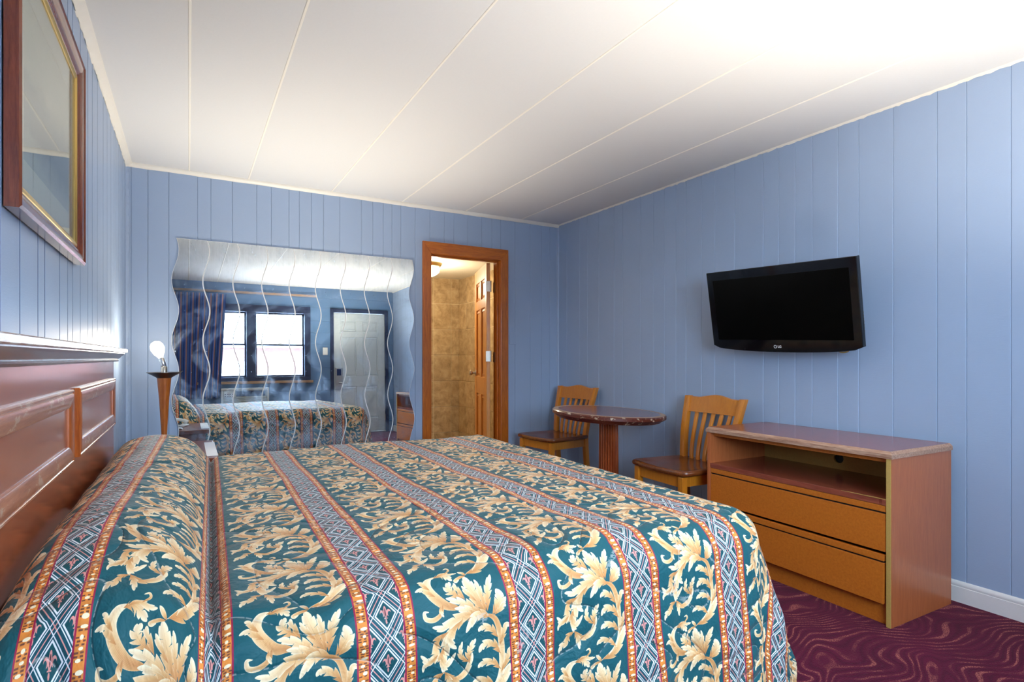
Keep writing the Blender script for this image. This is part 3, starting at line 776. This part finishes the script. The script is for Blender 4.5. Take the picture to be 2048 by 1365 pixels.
    thread = t.noise(vm.outputs[0], 130, 1, .5)
    wr_ = t.noise(vm.outputs[0], 26, 3, .6, .4)
    c = t.mix(t.math('MULTIPLY', t.math('MULTIPLY', stitch, .32), t.math('GREATER_THAN', thread, .47)), ti.outputs[0], srgb(214, 214, 206))
    h = t.math('ADD', t.math('MULTIPLY', puff, 1.0), t.math('MULTIPLY', wr_, .8))
    t.pbr(c, .62, 0, t.bump(h, .85, .009), .35, sheen=.1)
    me.materials.append(t.m)
    o = bpy.data.objects.new('bedspread', me); COL.objects.link(o)
    sd = o.modifiers.new('thick', 'SOLIDIFY'); sd.thickness = .008; sd.offset = -1
    return o
V_SHIFT = 0.0
def near_v():
    # the fan of one scroll falls at the top of the near drape
    drop = BZ+.004-.575; b = BN+RR-RR*math.acos(1-drop/RR)
    return (1836-955)/(.266*990/.2016)-b/.266
V_SHIFT = near_v()
bs = tag(make_bedspread(), 'quilted bedspread with teal and gold acanthus scrolls between orange stripes', 'bedspread')

def pillow(name, cx, cy, cz, lx, ly, lz, label):
    n, m_ = 18, 26; rings = []
    mb = MB(); top = []
    for i in range(n+1):
        for j in range(m_+1):
            u, v = i/n*2-1, j/m_*2-1
            k = max(0, (1-abs(u)**2.6)*(1-abs(v)**3.2))**.5
            pin = 1-.06*(1-abs(abs(u)-abs(v)))
            top.append((cx+u*lx*.5, cy+v*ly*.5, k*lz*.5))
    w_ = m_+1
    vs = [(x, y, cz+z) for x, y, z in top]+[(x, y, cz-z*.6) for x, y, z in top]
    off = len(top); fs = []
    for i in range(n):
        for j in range(m_):
            a = i*w_+j
            fs.append((a, a+w_, a+w_+1, a+1)); fs.append((off+a, off+a+1, off+a+w_+1, off+a+w_))
    mb.add(vs, fs)
    o = mb.build(name, M['fabric_white'], None, smooth=True, angle=180)
    bm = bmesh.new(); bm.from_mesh(o.data); bmesh.ops.remove_doubles(bm, verts=bm.verts, dist=1e-5); bm.to_mesh(o.data); bm.free()
    return tag(o, label, 'pillow', 'pillows under the bedspread')
pillow('pillow', .198, 1.66, .672, .27, .86, .125, 'white pillow under the bedspread, the one nearer the camera')
pillow('pillow',   .215, 2.46, .665, .28, .70, .11, 'white pillow under the bedspread at the far end by the lamp')

# headboard on the wall
hb = thing('headboard', 'worn cherry wood headboard with moulded panels and cornice on left wall', 'headboard')
HY0, HY1, HX = 1.00, 3.07, .060
sheet('back_panel', M['cherry'], hb, .004, HX, HY0, HY1, .25, 1.112, .002)
def sweep_y(name, prof, y0, y1, mat, parent, ret=0):
    """prof: (out, up); with ret the ends are mitred back to the wall"""
    rings = [[(o_, y0-(o_*ret), u) for o_, u in prof], [(o_, y1+(o_*ret), u) for o_, u in prof]]
    return MB().loft(rings).build(name, mat, parent, smooth=True, angle=28)
cp = [(.004, 1.108), (.072, 1.108), (.074, 1.114), (.070, 1.118), (.078, 1.123), (.083, 1.131), (.092, 1.138), (.096, 1.144), (.096, 1.1475), (.004, 1.1475)]
sweep_y('cornice_moulding', cp, HY0-.02, HY1+.02, M['cornice'], hb, .55)
sweep_y('cornice_top', [(.004, 1.1475), (.101, 1.1475), (.104, 1.150), (.104, 1.163), (.101, 1.166), (.004, 1.166)], HY0-.02, HY1+.02, M['cherry_top'], hb, .75)
def moulded_panel(y0, y1, z0, z1):
    pr = [(0, 0), (0, .010), (.003, .013), (.007, .013), (.009, .010), (.012, .013), (.018, .014), (.030, .0135), (.044, .011), (.050, .008), (.052, 0)]   # (inwards, out of the board)
    def side(c0, c1, d0, d1, mat):
        r = []
        for c, d in ((c0, d0), (c1, d1)): r.append([(HX+h_, c[0]+d[0]*i, c[1]+d[1]*i) for i, h_ in pr])
        MB().loft(r).build('panel_moulding', mat, hb, smooth=True, angle=28)
    side((y0, z1), (y1, z1), (1, -1), (-1, -1), M['cherry_worn'])
    side((y0, z0), (y1, z0), (1, 1), (-1, 1), M['cherry_worn'])
    side((y0, z0), (y0, z1), (1, 1), (1, -1), M['cherry_bright'])
    side((y1, z0), (y1, z1), (-1, 1), (-1, -1), M['cherry_bright'])
    sheet('raised_panel', M['cherry'], hb, HX-.002, HX+.004, y0+.05, y1-.05, z0+.05, z1-.05, .001)
moulded_panel(1.06, 1.985, .828, 1.035)
moulded_panel(2.085, 3.01, .828, 1.035)

# framed picture above the headboard
pf = thing('framed_picture', 'landscape picture under glass in cherry wood frame with gold lip', 'picture')
FY0, FY1, FZ0, FZ1 = 1.600, 2.495, 1.456, 2.165
fw = .058
pr = [(0, .004), (0, .030), (.008, .034), (.012, .030), (.018, .030), (.030, .027), (.040, .020), (.044, .021), (.050, .016), (fw, .014), (fw, .004)]  # (inwards, out)
gp = [(fw-.004, .012), (fw, .0165), (fw+.006, .0175), (fw+.010, .014), (fw+.016, .012), (fw+.016, .009), (fw-.004, .009)]
def fside(c0, c1, d0, d1, mat):
    def ring(pp): return [[(h_, c[0]+d[0]*i, c[1]+d[1]*i) for i, h_ in pp] for c, d in ((c0, d0), (c1, d1))]
    o = MB().loft(ring(pr)).build('frame_rail', mat, pf, smooth=True, angle=25)
    MB().loft(ring(gp)).build('gold_lip', M['gold'], o, smooth=True, angle=25)
fside((FY0, FZ1), (FY1, FZ1), (1, -1), (-1, -1), M['frame_h'])
fside((FY0, FZ0), (FY1, FZ0), (1, 1), (-1, 1), M['frame_h'])
fside((FY0, FZ0), (FY0, FZ1), (1, 1), (1, -1), M['frame'])
fside((FY1, FZ0), (FY1, FZ1), (-1, 1), (-1, -1), M['frame'])
i_ = fw+.006
m = MB(); q = .085
for a in ((FY0+i_, FY1-i_, FZ0+i_, FZ0+i_+q), (FY0+i_, FY1-i_, FZ1-i_-q, FZ1-i_), (FY0+i_, FY0+i_+q, FZ0+i_+q, FZ1-i_-q), (FY1-i_-q, FY1-i_, FZ0+i_+q, FZ1-i_-q)):
    m.box(.006, .0085, *a)
m.build('mat_board', M['mat'], pf)
sheet('print', M['print'], pf, .0055, .0065, FY0+i_+q-.004, FY1-i_-q+.004, FZ0+i_+q-.004, FZ1-i_-q+.004)
sheet('glass', M['pic_glass'], pf, .0095, .011, FY0+i_, FY1-i_, FZ0+i_, FZ1-i_)

# ------------------------------------------------------------------ nightstand and what stands on it
ns = thing('nightstand', 'cherry nightstand between the bed and the mirrored wall', 'nightstand', (.02, 3.30, 0))
NX, NY, NZ = .465, .72, .60
sheet('top', M['nightstand'], ns, 0, NX, 0, NY, NZ-.03, NZ, .004)
m = MB().box(.01, NX-.025, .015, .033, 0, NZ-.03).box(.01, NX-.025, NY-.033, NY-.015, 0, NZ-.03).box(.01, .02, .033, NY-.033, .06, NZ-.03).box(.02, NX-.03, .033, NY-.033, .06, .078)
m.build('body', M['nightstand'], ns)
for z0, z1 in ((.09, .31), (.325, .555)):
    dr = sheet('drawer', M['nightstand'], ns, NX-.045, NX-.02, .036, NY-.036, z0, z1, .003)
    MB().lathe([(.008, 0), (.008, .012), (.014, .018), (.013, .024), (.001, .027)], (NX-.02, NY/2, (z0+z1)/2), 16, 0, Matrix.Rotation(PI/2, 4, 'Y')).build('knob', M['steel'], dr, smooth=True)

lp = thing('table_lamp', 'shadeless table lamp with tapered wood stem, metal dish and lit bulb', 'lamp', (.228, 3.86, NZ))
MB().lathe([(.001, 0), (.085, 0), (.085, .008), (.07, .016), (.018, .024), (.014, .03), (.001, .03)], seg=40).build('base', M['bronze'], lp, smooth=True)
MB().lathe([(.001, .028), (.013, .028), (.0155, .09), (.026, .28), (.037, .408), (.001, .408)], seg=36).build('stem', M['lampwood'], lp, smooth=True)
MB().lathe([(.001, .406), (.038, .406), (.045, .412), (.082, .434), (.088, .437), (.088, .440), (.082, .4395), (.04, .43), (.001, .43)], seg=48).build('dish', M['bronze'], lp, smooth=True)
MB().lathe([(.001, .43), (.017, .43), (.017, .470), (.014, .474), (.001, .474)], seg=24).build('socket', M['steel'], lp, smooth=True)
T = Matrix.Rotation(-.30, 4, 'Y')
sw_ = MB().lathe([(.001, 0), (.014, 0), (.016, .012), (.016, .05), (.013, .056), (.001, .056)], (.0, 0, .472), 20, 0, T).build('swivel_holder', M['chrome'], lp, smooth=True)
MB().lathe([(.001, .05), (.012, .05), (.014, .062), (.028, .084), (.0355, .110), (.033, .132), (.021, .149), (.001, .156)], (0, 0, .472), 28, 0, T).build('bulb', M['bulb'], lp, smooth=True)
lamp('table_lamp_bulb', 'POINT', (.190, 3.84, NZ+.62), 5.0, (1, .88, .70), shadow_soft_size=.03)

ph = thing('telephone', 'white telephone handset on the nightstand by the lamp', 'telephone', (.262, 3.60, NZ), .3)
MB().prism([(0, 0), (.17, 0), (.17, .016), (.0, .036)], lambda a, b, d: (a-.09, d, b), -.07, .07).build('body', M['white_plastic'], ph, bevel=.008)
MB().tube(spl([(-.08, -.04, .046), (-.06, -.04, .060), (0, -.04, .056), (.05, -.04, .044), (.072, -.04, .030)], 14), [.020]+[.016]*3+[.012]*6+[.016]*3+[.020]).build('handset', M['white_plastic'], ph, smooth=True)
MB().box(-.02, .05, .0, .05, .018, .030).build('keypad', M['tv_back'], ph, bevel=.003)
tag(sheet('paper_sheet', M['paper'], None, .435, .49, 3.36, 3.92, NZ+.0006, NZ+.0016), 'white paper sheet lying along the edge of the nightstand', 'paper')

# ------------------------------------------------------------------ wavy mirror
wm = thing('wall_mirror', 'wall mirror of nine wavy edged strips with bright ground edges', 'mirror', (0, D-.004, 1.936))
wm.rotation_euler = (math.radians(-.80), 0, 0)
ZB = .43
def wave(z): return .021*math.cos(2*PI*(z-1.446)/.41)
N = 90
zz = [ZB+(1.936-ZB)*k/N for k in range(N+1)]
gap = .0009; bev = .0026
rings = []
def outline(ins):
    L_ = [(wave(z)+gap+ins, z) for z in zz]; R_ = [(wave(z)+.1858-gap-ins, z) for z in zz]
    L_[0] = (L_[0][0], ZB+ins); R_[0] = (R_[0][0], ZB+ins); L_[-1] = (L_[-1][0], 1.936-ins); R_[-1] = (R_[-1][0], 1.936-ins)
    return L_+R_[::-1]
mr = MB()
o1, o2 = outline(0), outline(bev); n = len(o1)
v = [(a, 0, z-1.936) for a, z in o1]+[(a, -.004, z-1.936) for a, z in o1]+[(a, -.0052, z-1.936) for a, z in o2]
side = [(i, (i+1) % n, n+(i+1) % n, n+i) for i in range(n)]; rim = [(n+i, n+(i+1) % n, 2*n+(i+1) % n, 2*n+i) for i in range(n)]
mr.add(v, side+rim, 1)
h2 = n//2
front = [(2*n+i, 2*n+i+1, 2*n+n-2-i, 2*n+n-1-i) for i in range(h2-1)]
back = [(i, n-1-i, n-2-i, i+1) for i in range(h2-1)]
mr.mi += [0]*len(front)+[1]*len(back); mr.f += front+back
p0 = mr.build('mirror_strip', [M['mirror'], M['mirror_edge']], wm); p0.location = (.2725, 0, 0)
for k in range(1, 9): dup(p0, 'mirror_strip', wm, (.2725+.1858*k, 0, 0))

sp_ = thing('switch_plate', 'blue painted blank switch plate right of the bathroom doorway', 'switch plate', (2.918, D, 1.302))
sheet('plate', M['blue'], sp_, -.036, .036, -.006, 0, -.056, .056, .003)
for z in (-.042, .042): MB().lathe([(.003, 0), (.003, .0015), (.001, .002)], (0, -.006, z), 10, 0, Matrix.Rotation(PI/2, 4, 'X')).build('screw', M['blue'], sp_)
ls = thing('light_switch', 'white light switch beside the entrance door in the mirror', 'light switch', (2.28, YF, 1.37))
sheet('plate', M['white_plastic'], ls, -.038, .038, 0, .007, -.06, .06, .003)
sheet('toggle', M['white_plastic'], ls, -.006, .006, .007, .018, -.008, .010, .002)

# ------------------------------------------------------------------ dresser
ds = thing('dresser', 'open shelf dresser with two orange drawers and chipped edges by right wall', 'dresser', (2.867, 1.196, 0), -.033)
DW, DD, DH = .971, .495, .734                 # local x into the depth (front = 0), y along the front
for y0, y1 in ((0, .020), (DW-.020, DW)):
    s_ = sheet('side_panel', M['dresser_side'], ds, .003, DD, y0, y1, 0, DH-.030, .001)
    sheet('edge_strip', M['raw_edge'] if y0 == 0 else M['dresser_side'], s_, -.0005, .003, y0+.0008, y1-.0008, 0, DH-.030, .0008)
tp = MB(); th = DH
ring = lambda e, z: [(e-.006, e-.006, z), (DD, e-.006, z), (DD, DW+.006-e, z), (e-.006, DW+.006-e, z)]
tp.loft([ring(.0, DH-.030), ring(0, DH-.012), ring(.012, DH), ring(.030, DH+.0002)])
for i, f in enumerate(tp.f):
    zc = [tp.v[k][2] for k in f]
    tp.mi[i] = 0 if min(zc) > DH-.001 else (1 if i < 8 else 0)
tp.build('top', [M['dresser_top'], M['worn_edge']], ds)
# chipped front edge of the shelf, cut back at the near end
shp = [(DD-.02, .020), (DD-.02, DW-.020), (.002, DW-.020)]
rr_ = random.Random(5); y = DW-.020
pts = []
while y > .06: pts.append((.002+(.003*rr_.random() if y < .25 else 0), y)); y -= .03
shp += pts+[(.006, .05), (.001, .035), (.001, .020)]
sh = MB().prism([(a, b) for a, b in shp], lambda a, b, d: (a, b, d), .505, .530).build('shelf', M['dresser_top'], ds, bevel=.0008, seg=1)
MB().prism([(.0015, .021), (.012, .022), (.010, .05), (.014, .08), (.008, .12), (.010, .16), (.0025, .21), (.0012, .1)], lambda a, b, d: (a, b, d), .5302, .5312).build('chipped_edge', M['raw_edge'], sh)
# back board with a round cable hole
bk = MB(); c0, r0, n = (.50, .588), .026, 28
y0, y1, z0, z1 = .020, DW-.020, .53, DH-.03
circ = [(c0[0]+r0*math.cos(2*PI*k/n), c0[1]+r0*math.sin(2*PI*k/n)) for k in range(n)]
def rim(a):
    dx, dz = math.cos(a), math.sin(a); t = 9
    if dx > 1e-9: t = min(t, (y1-c0[0])/dx)
    if dx < -1e-9: t = min(t, (y0-c0[0])/dx)
    if dz > 1e-9: t = min(t, (z1-c0[1])/dz)
    if dz < -1e-9: t = min(t, (z0-c0[1])/dz)
    return (c0[0]+dx*t, c0[1]+dz*t)
angs = sorted(set([2*PI*k/n for k in range(n)]+[math.atan2(zz_-c0[1], yy-c0[0]) % (2*PI) for yy in (y0, y1) for zz_ in (z0, z1)]))
for xo in (DD-.03, DD-.018):
    vi = [(xo, c0[0]+r0*math.cos(a), c0[1]+r0*math.sin(a)) for a in angs]; vo = [(xo, *rim(a)) for a in angs]; k = len(angs)
    bk.add(vi+vo, [(i, (i+1) % k, k+(i+1) % k, k+i) for i in range(k)])
k = len(angs)
bk.f += [(i, (i+1) % k, 2*k+(i+1) % k, 2*k+i) for i in range(k)]; bk.mi += [0]*k
bk.build('back_board', M['mdf'], ds)
sheet('hole_shade', M['black'], ds, DD-.014, DD-.010, c0[0]-.05, c0[0]+.05, c0[1]-.05, c0[1]+.05)  # black sheet painting in the darkness behind the cable hole
sheet('lower_back', M['mdf'], ds, DD-.03, DD-.018, .020, DW-.020, 0, .505)
sheet('top_rail', M['dresser_h'], ds, .03, .05, .020, DW-.020, DH-.052, DH-.030, .001)
def drawer(z0, z1, x, tilt):
    e = thing('drawer', None, None); e.parent = ds; e.location = (x, DW/2+(.004 if x < 0 else 0), (z0+z1)/2); e.rotation_euler = (tilt[0], tilt[1], tilt[2])
    hh, hw = (z1-z0)/2, DW/2-.0225
    sheet('front', M['dresser_h'], e, 0, .018, -hw, hw, -hh, hh-.034, .0012)
    sheet('pull_lip', M['dresser_h'], e, 0, .018, -hw, hw, hh-.026, hh, .0012)
    sheet('finger_groove_shade', M['black'], e, .010, .020, -hw+.002, hw-.002, hh-.036, hh-.024)  # black backing that paints in the shade under the pull lip
    sheet('drawer_box', M['mdf'], e, .018, .36, -hw+.02, hw-.02, -hh+.02, hh-.05)
drawer(.310, .503, .004, (0, 0, 0))
drawer(.096, .301, -.014, (.006, .02, .016))
sheet('drawer_gap_shade', M['black'], ds, .03, .034, .021, DW-.021, .30, .315)  # black strip standing for the shade in the gap between the drawers
sheet('plinth', M['dresser_h'], ds, .022, .040, .020, DW-.020, 0, .115, .001)

# ------------------------------------------------------------------ television on its wall arm
tv = thing('television', 'black flat television tilted down on right wall above dresser', 'television', (3.22, 1.960, 1.414))
R_ = np.array([0, -1, 0.]); U_ = np.array([0, 0, 1.]); N_ = np.array([-1., 0, 0])
def rot(v, a, t): return v*math.cos(t)+np.cross(a, v)*math.sin(t)+a*(a@v)*(1-math.cos(t))
R_, U_, N_ = [rot(v, np.array([0, 0, 1.]), .020) for v in (R_, U_, N_)]
R_, U_, N_ = [rot(v, R_.copy(), .207) for v in (R_, U_, N_)]
n0 = N_.copy(); R_, U_, N_ = [rot(v, n0, -.033) for v in (R_, U_, N_)]
tv.rotation_euler = Matrix(((R_[0], U_[0], N_[0]), (R_[1], U_[1], N_[1]), (R_[2], U_[2], N_[2]))).to_euler()
TW, TH = .897, .463       # local: x right, y up, z out of the screen
def tv_outline(ins=0, n=24):
    w, h = TW/2-ins, TH/2-ins
    pts = [(-w+.002, h), (w-.002, h), (w, h-.003)]
    pts += [(w, -h+.004)]+[(w*(1-2*k/n)*.992, -h-.033*math.sin(math.acos(max(-1, min(1, 1-2*k/n))))**1.0*(1-.0*k)) for k in range(1, n)]+[(-w, -h+.004), (-w, h-.003)]
    return pts
fnz = lambda a, b, d: (a, b, d)
m = MB(); o = tv_outline(); i0 = [(-TW/2+.044, TH/2-.052), (TW/2-.040, TH/2-.052), (TW/2-.040, -TH/2+.040), (-TW/2+.044, -TH/2+.040)]
m.loft([[(a, b, d) for a, b in tv_outline(s)] for s, d in ((.004, -.034), (0, -.030), (0, -.004), (.003, 0))])
m.build('bezel', M['tv_gloss'], tv, smooth=True, angle=30)
sheet('screen', M['tv_screen'], tv, -TW/2+.044, TW/2-.040, -TH/2+.040, TH/2-.052, .0002, .0012)
m = MB(); m.loft([[(a, b, d) for a, b in ((-.40, .20), (.40, .20), (.415, .10), (.43, -.19), (.30, -.24), (-.30, -.24), (-.43, -.19), (-.415, .10))] for d in (-.034, -.062)]); m.build('back_cover', M['tv_back'], tv, bevel=.012)
m = MB()
for k in range(7): m.box(.432, .4395, -.06-.016*k, -.052-.016*k, -.052, -.040)
m.build('port_panel', M['steel'], tv)
cv = bpy.data.curves.new('logo', 'FONT'); cv.body = 'LG'; cv.size = .019; cv.extrude = .0004; cv.align_x = 'LEFT'; cv.space_character = .95; cv.offset = .0003
lg = bpy.data.objects.new('logo', cv); COL.objects.link(lg); lg.parent = tv; lg.location = (-.0105, -TH/2-.006+.0005, .0008); cv.materials.append(M['logo'])
me = bpy.data.meshes.new_from_object(lg.evaluated_get(bpy.context.evaluated_depsgraph_get()))
l2_ = bpy.data.objects.new('logo_letters', me); COL.objects.link(l2_); l2_.parent = tv; l2_.location = lg.location
bpy.data.objects.remove(lg)
m = MB().lathe([(.001, .0006), (.0095, .0006), (.0095, .0012), (.001, .0012)], (-.025, -TH/2+.0005, 0), 28); m.build('logo_disc', M['logo'], tv)
m = MB().lathe([(.0058, .0013), (.0066, .0013), (.0066, .0016), (.0058, .0016)], (-.025, -TH/2+.0005, 0), 24).box(-.0262, -.0254, -TH/2-.003, -TH/2+.004, .0012, .0016).box(-.0262, -.0225, -TH/2-.0035, -TH/2-.0027, .0012, .0016); m.build('logo_mark', M['tv_back'], tv)
MB().box(-.12, .12, -.12, .10, -.075, -.060).build('mount_plate', M['tv_back'], tv, bevel=.003)
ex = (W-3.22)
MB().box(-.05, .05, -.06, .03, -.17, -.072).build('wall_arm', M['tv_back'], tv, bevel=.003)
MB().tube(spl([(.28, -.235, -.045), (.305, -.262, -.05), (.325, -.266, -.05), (.35, -.258, -.05), (.37, -.225, -.045)], 16), .004).build('cable', M['raw_edge'], tv, smooth=True)

# ------------------------------------------------------------------ round table
tb = thing('round_table', 'round pedestal table with chipped worn rim and fluted column', 'table', (2.955, 3.09, 0))
tz, tr = .742, .402
tilt = Matrix.Rotation(math.radians(3.0), 4, Vector((math.sin(math.radians(40)), math.cos(math.radians(40)), 0)))
tops = [MB().lathe([(.001, -.054), (tr-.040, -.054), (tr-.034, -.048), (tr-.012, -.034), (tr, -.026), (tr, -.007), (tr-.006, 0), (tr-.030, .0004)], seg=96).build('rim', M['table_edge'], tb, smooth=True, angle=25),
        MB().lathe([(tr-.043, .0004), (tr-.008, .0003), (tr-.008, .0008), (tr-.043, .0010)], seg=96).build('worn_ring', M['table_ring'], tb, smooth=True),
        MB().lathe([(.001, -.002), (tr-.042, -.002), (tr-.042, .0014), (.001, .0014)], seg=96).build('tabletop', M['table'], tb, smooth=True, angle=20)]
for o in tops: o.matrix_local = Matrix.Translation((0, 0, tz)) @ tilt
fl_ = lambda a: 1.06-.20*abs(math.sin(a*11))**3
MB().lathe([(.067, .06), (.067, .20), (.066, .45), (.064, .65), (.063, tz-.052)], seg=176, flute=fl_).build('fluted_column', M['column'], tb, smooth=True, angle=60)
MB().lathe([(.27, 0), (.27, .02), (.255, .032), (.10, .052), (.075, .075), (.001, .075)], seg=64).build('base', M['column'], tb, smooth=True, angle=35)

# ------------------------------------------------------------------ schoolhouse chairs
def make_chair(name, label, loc, rz):
    """local: front towards -x, y across, seat front edge at x = -.21"""
    t = thing(name, label, 'chair', loc, rz, 'honey wood slat back chairs by the round table')
    SZ = .462; wd_ = M['chair']
    # saddle seat
    n = 22; rings = []
    def outl(s, k):
        out = []
        P_ = [(-.235, -.225), (-.245, -.12), (-.25, 0), (-.245, .12), (-.235, .225), (-.20, .245), (-.05, .238), (.12, .222), (.185, .212), (.20, .18), (.205, 0), (.20, -.18), (.185, -.212), (.12, -.222), (-.05, -.238), (-.20, -.245)]
        return [(x*s, y*s) for x, y in P_]
    m = MB()
    for s, z in ((.94, SZ-.034), (.985, SZ-.028), (1, SZ-.018), (.992, SZ-.006), (.97, SZ), (.90, SZ+.001), (.75, SZ-.006), (.5, SZ-.009), (.2, SZ-.008)):
        rings.append([(x, y, z+.004*(abs(y)/.2)**2*(1 if s > .8 else .4)) for x, y in outl(s, 0)])
    m.loft(rings); m.build('seat', M['seat'], t, smooth=True, angle=70)
    # front legs and aprons
    def leg(x, y, b):
        MB().loft([[(x+a*q, y+c*q, z) for a, c in ((-1, -1), (1, -1), (1, 1), (-1, 1))] for q, z in ((b*.75, 0), (b, .22), (b, SZ-.032))]).build('leg', wd_, t, bevel=.004)
    leg(-.205, -.195, .020); leg(-.205, .195, .020)
    for y in (-.186, .186):
        # rear leg and back post in one bent piece
        pts = spl([(.225, 0), (.195, .20), (.178, .42), (.180, .50), (.205, .66), (.262, .868)], 26)
        rr = []
        for i, (x, z) in enumerate(pts):
            f = z/.86; yy = y*(1.0+.46*max(0, f-.5)); hx = .022-.004*f; hy = .017+.004*f
            rr.append([(x-hx, yy-hy, z), (x+hx, yy-hy, z), (x+hx, yy+hy, z), (x-hx, yy+hy, z)])
        MB().loft(rr).build('leg', wd_, t, bevel=.003, smooth=True)
    sheet('apron', wd_, t, -.212, -.192, -.175, .175, SZ-.098, SZ-.034, .002)
    for y in (-.196, .178): sheet('apron', wd_, t, -.185, .165, y, y+.018, SZ-.095, SZ-.034, .002)
    sheet('apron', wd_, t, .160, .178, -.17, .17, SZ-.095, SZ-.034, .002)
    for y in (-.195, .177): sheet('stretcher', wd_, t, -.19, .19, y, y+.018, .16, .185, .003)
    # crest rail, curved in plan with a humped top
    m = MB(); R2 = []
    for k in range(33):
        u = k/32*2-1; y = u*.222; xb = .014*(1-u*u)
        top = .862+.020*(.5+.5*math.cos(min(1, abs(u)/.72)*PI))+.004*max(0, abs(u)-.72)
        bot = .762
        fx = lambda z: .2365+(z-.762)*.275+xb
        R2.append([(fx(bot)-.012, y, bot), (fx(top)-.012, y, top-.004), (fx(top)-.006, y, top), (fx(top)+.004, y, top), (fx(top)+.010, y, top-.004), (fx(bot)+.010, y, bot)])
    m.loft(R2).build('crest_rail', wd_, t, smooth=True, angle=35)
    for k in range(5):
        u = (k-2)/2; y0, y1 = u*.112, u*.142; xb = .012*(1-(u*.62)**2)
        pts = spl([(.168, SZ-.004), (.172, .50), (.196, .60), (.247+xb*.6, .770)], 16); rr = []
        for x, z in pts:
            f = (z-SZ)/(.77-SZ); yy = y0+(y1-y0)*f; hw = .0135; hx = .0065
            rr.append([(x-hx, yy-hw, z), (x+hx, yy-hw, z), (x+hx, yy+hw, z), (x-hx, yy+hw, z)])
        MB().loft(rr).build('back_slat', wd_, t, bevel=.002, smooth=True, angle=35)
    return t
make_chair('dining_chair', 'honey wood slat back chair in the corner behind the round table', (3.09, 3.955, 0), .10)
make_chair('dining_chair', 'honey wood slat back chair between the round table and the dresser', (3.055, 2.475, 0), -.06)

# ------------------------------------------------------------------ window corner: curtain, rail, air conditioner
ct_ = MB(); rings = []
nx_, nz_ = 150, 30
vs = []; uvs = []
for j in range(nz_+1):
    z = 2.215-(2.215-.665)*j/nz_; f = j/nz_
    x0, x1 = .15+.0*f, .838-.085*f
    for i in range(nx_+1):
        u = i/nx_; x = x0+(x1-x0)*u
        y = YF+.075+.022*math.sin(u*2*PI*9.0+.5*math.sin(u*13)+f*.6)*(.75+.35*f)+.008*math.sin(u*40+f*3)
        vs.append((x, y, z)); uvs.append((u, f))
w_ = nx_+1
fs = [(j*w_+i, j*w_+i+1, (j+1)*w_+i+1, (j+1)*w_+i) for j in range(nz_) for i in range(nx_)]
cu = thing('curtain', 'blue and brown striped curtain drawn to the corner, seen in the mirror', 'curtain', (0, 0, 0))
me = bpy.data.meshes.new('cloth'); me.from_pydata(vs, [], fs); ul = me.uv_layers.new(name='stripe')
idx = np.empty(len(me.loops), int); me.loops.foreach_get('vertex_index', idx); ul.data.foreach_set('uv', np.array(uvs, np.float32)[idx].ravel())
me.polygons.foreach_set('use_smooth', [True]*len(me.polygons)); me.materials.append(M['curtain'])
co = bpy.data.objects.new('cloth', me); COL.objects.link(co); co.parent = cu
sd = co.modifiers.new('thick', 'SOLIDIFY'); sd.thickness = .003
tag(sheet('curtain_rail', M['tan_wood'], None, .12, 2.15, YF+.001, YF+.024, 2.245, 2.278, .002), 'tan wooden curtain rail on the window wall above the window', 'curtain rail')

ac = thing('air_conditioner', 'beige wall air conditioner with louvred grille under the window', 'air conditioner', (.766, YF, .42))
AW, AH, AD = .655, .385, .11
m = MB().box(0, AW, .001, AD, 0, .03).box(0, AW, .001, AD, AH-.03, AH).box(0, .03, .001, AD, .03, AH-.03).box(AW-.03, AW, .001, AD, .03, AH-.03).box(.03, AW-.03, .001, AD-.03, .03, AH-.03)
m.build('housing', M['ac'], ac, bevel=.004)
sheet('air_outlet', M['ac_dark'], ac, .20, AW-.05, AD-.03, AD-.018, AH-.125, AH-.045)
cpn = sheet('control_panel', M['ac'], ac, .035, .185, AD-.03, AD-.006, AH-.13, AH-.035, .003)
for r_ in range(2):
    for c_ in range(4): sheet('button', M['ac_dark'], cpn, .05+.032*c_, .066+.032*c_, AD-.006, AD-.003, AH-.095-.03*r_, AH-.085-.03*r_, .001)
s0 = None
for k in range(11):
    z = .045+.0195*k
    if s0 is None:
        s0 = MB().prism([(AD-.03, 0), (AD-.006, .004), (AD-.006, .008), (AD-.03, .012)], lambda a, b, d: (d, a, b), .035, AW-.035).build('louvre', M['ac'], ac); s0.location = (0, 0, z)
    else: dup(s0, 'louvre', ac, (0, 0, z))
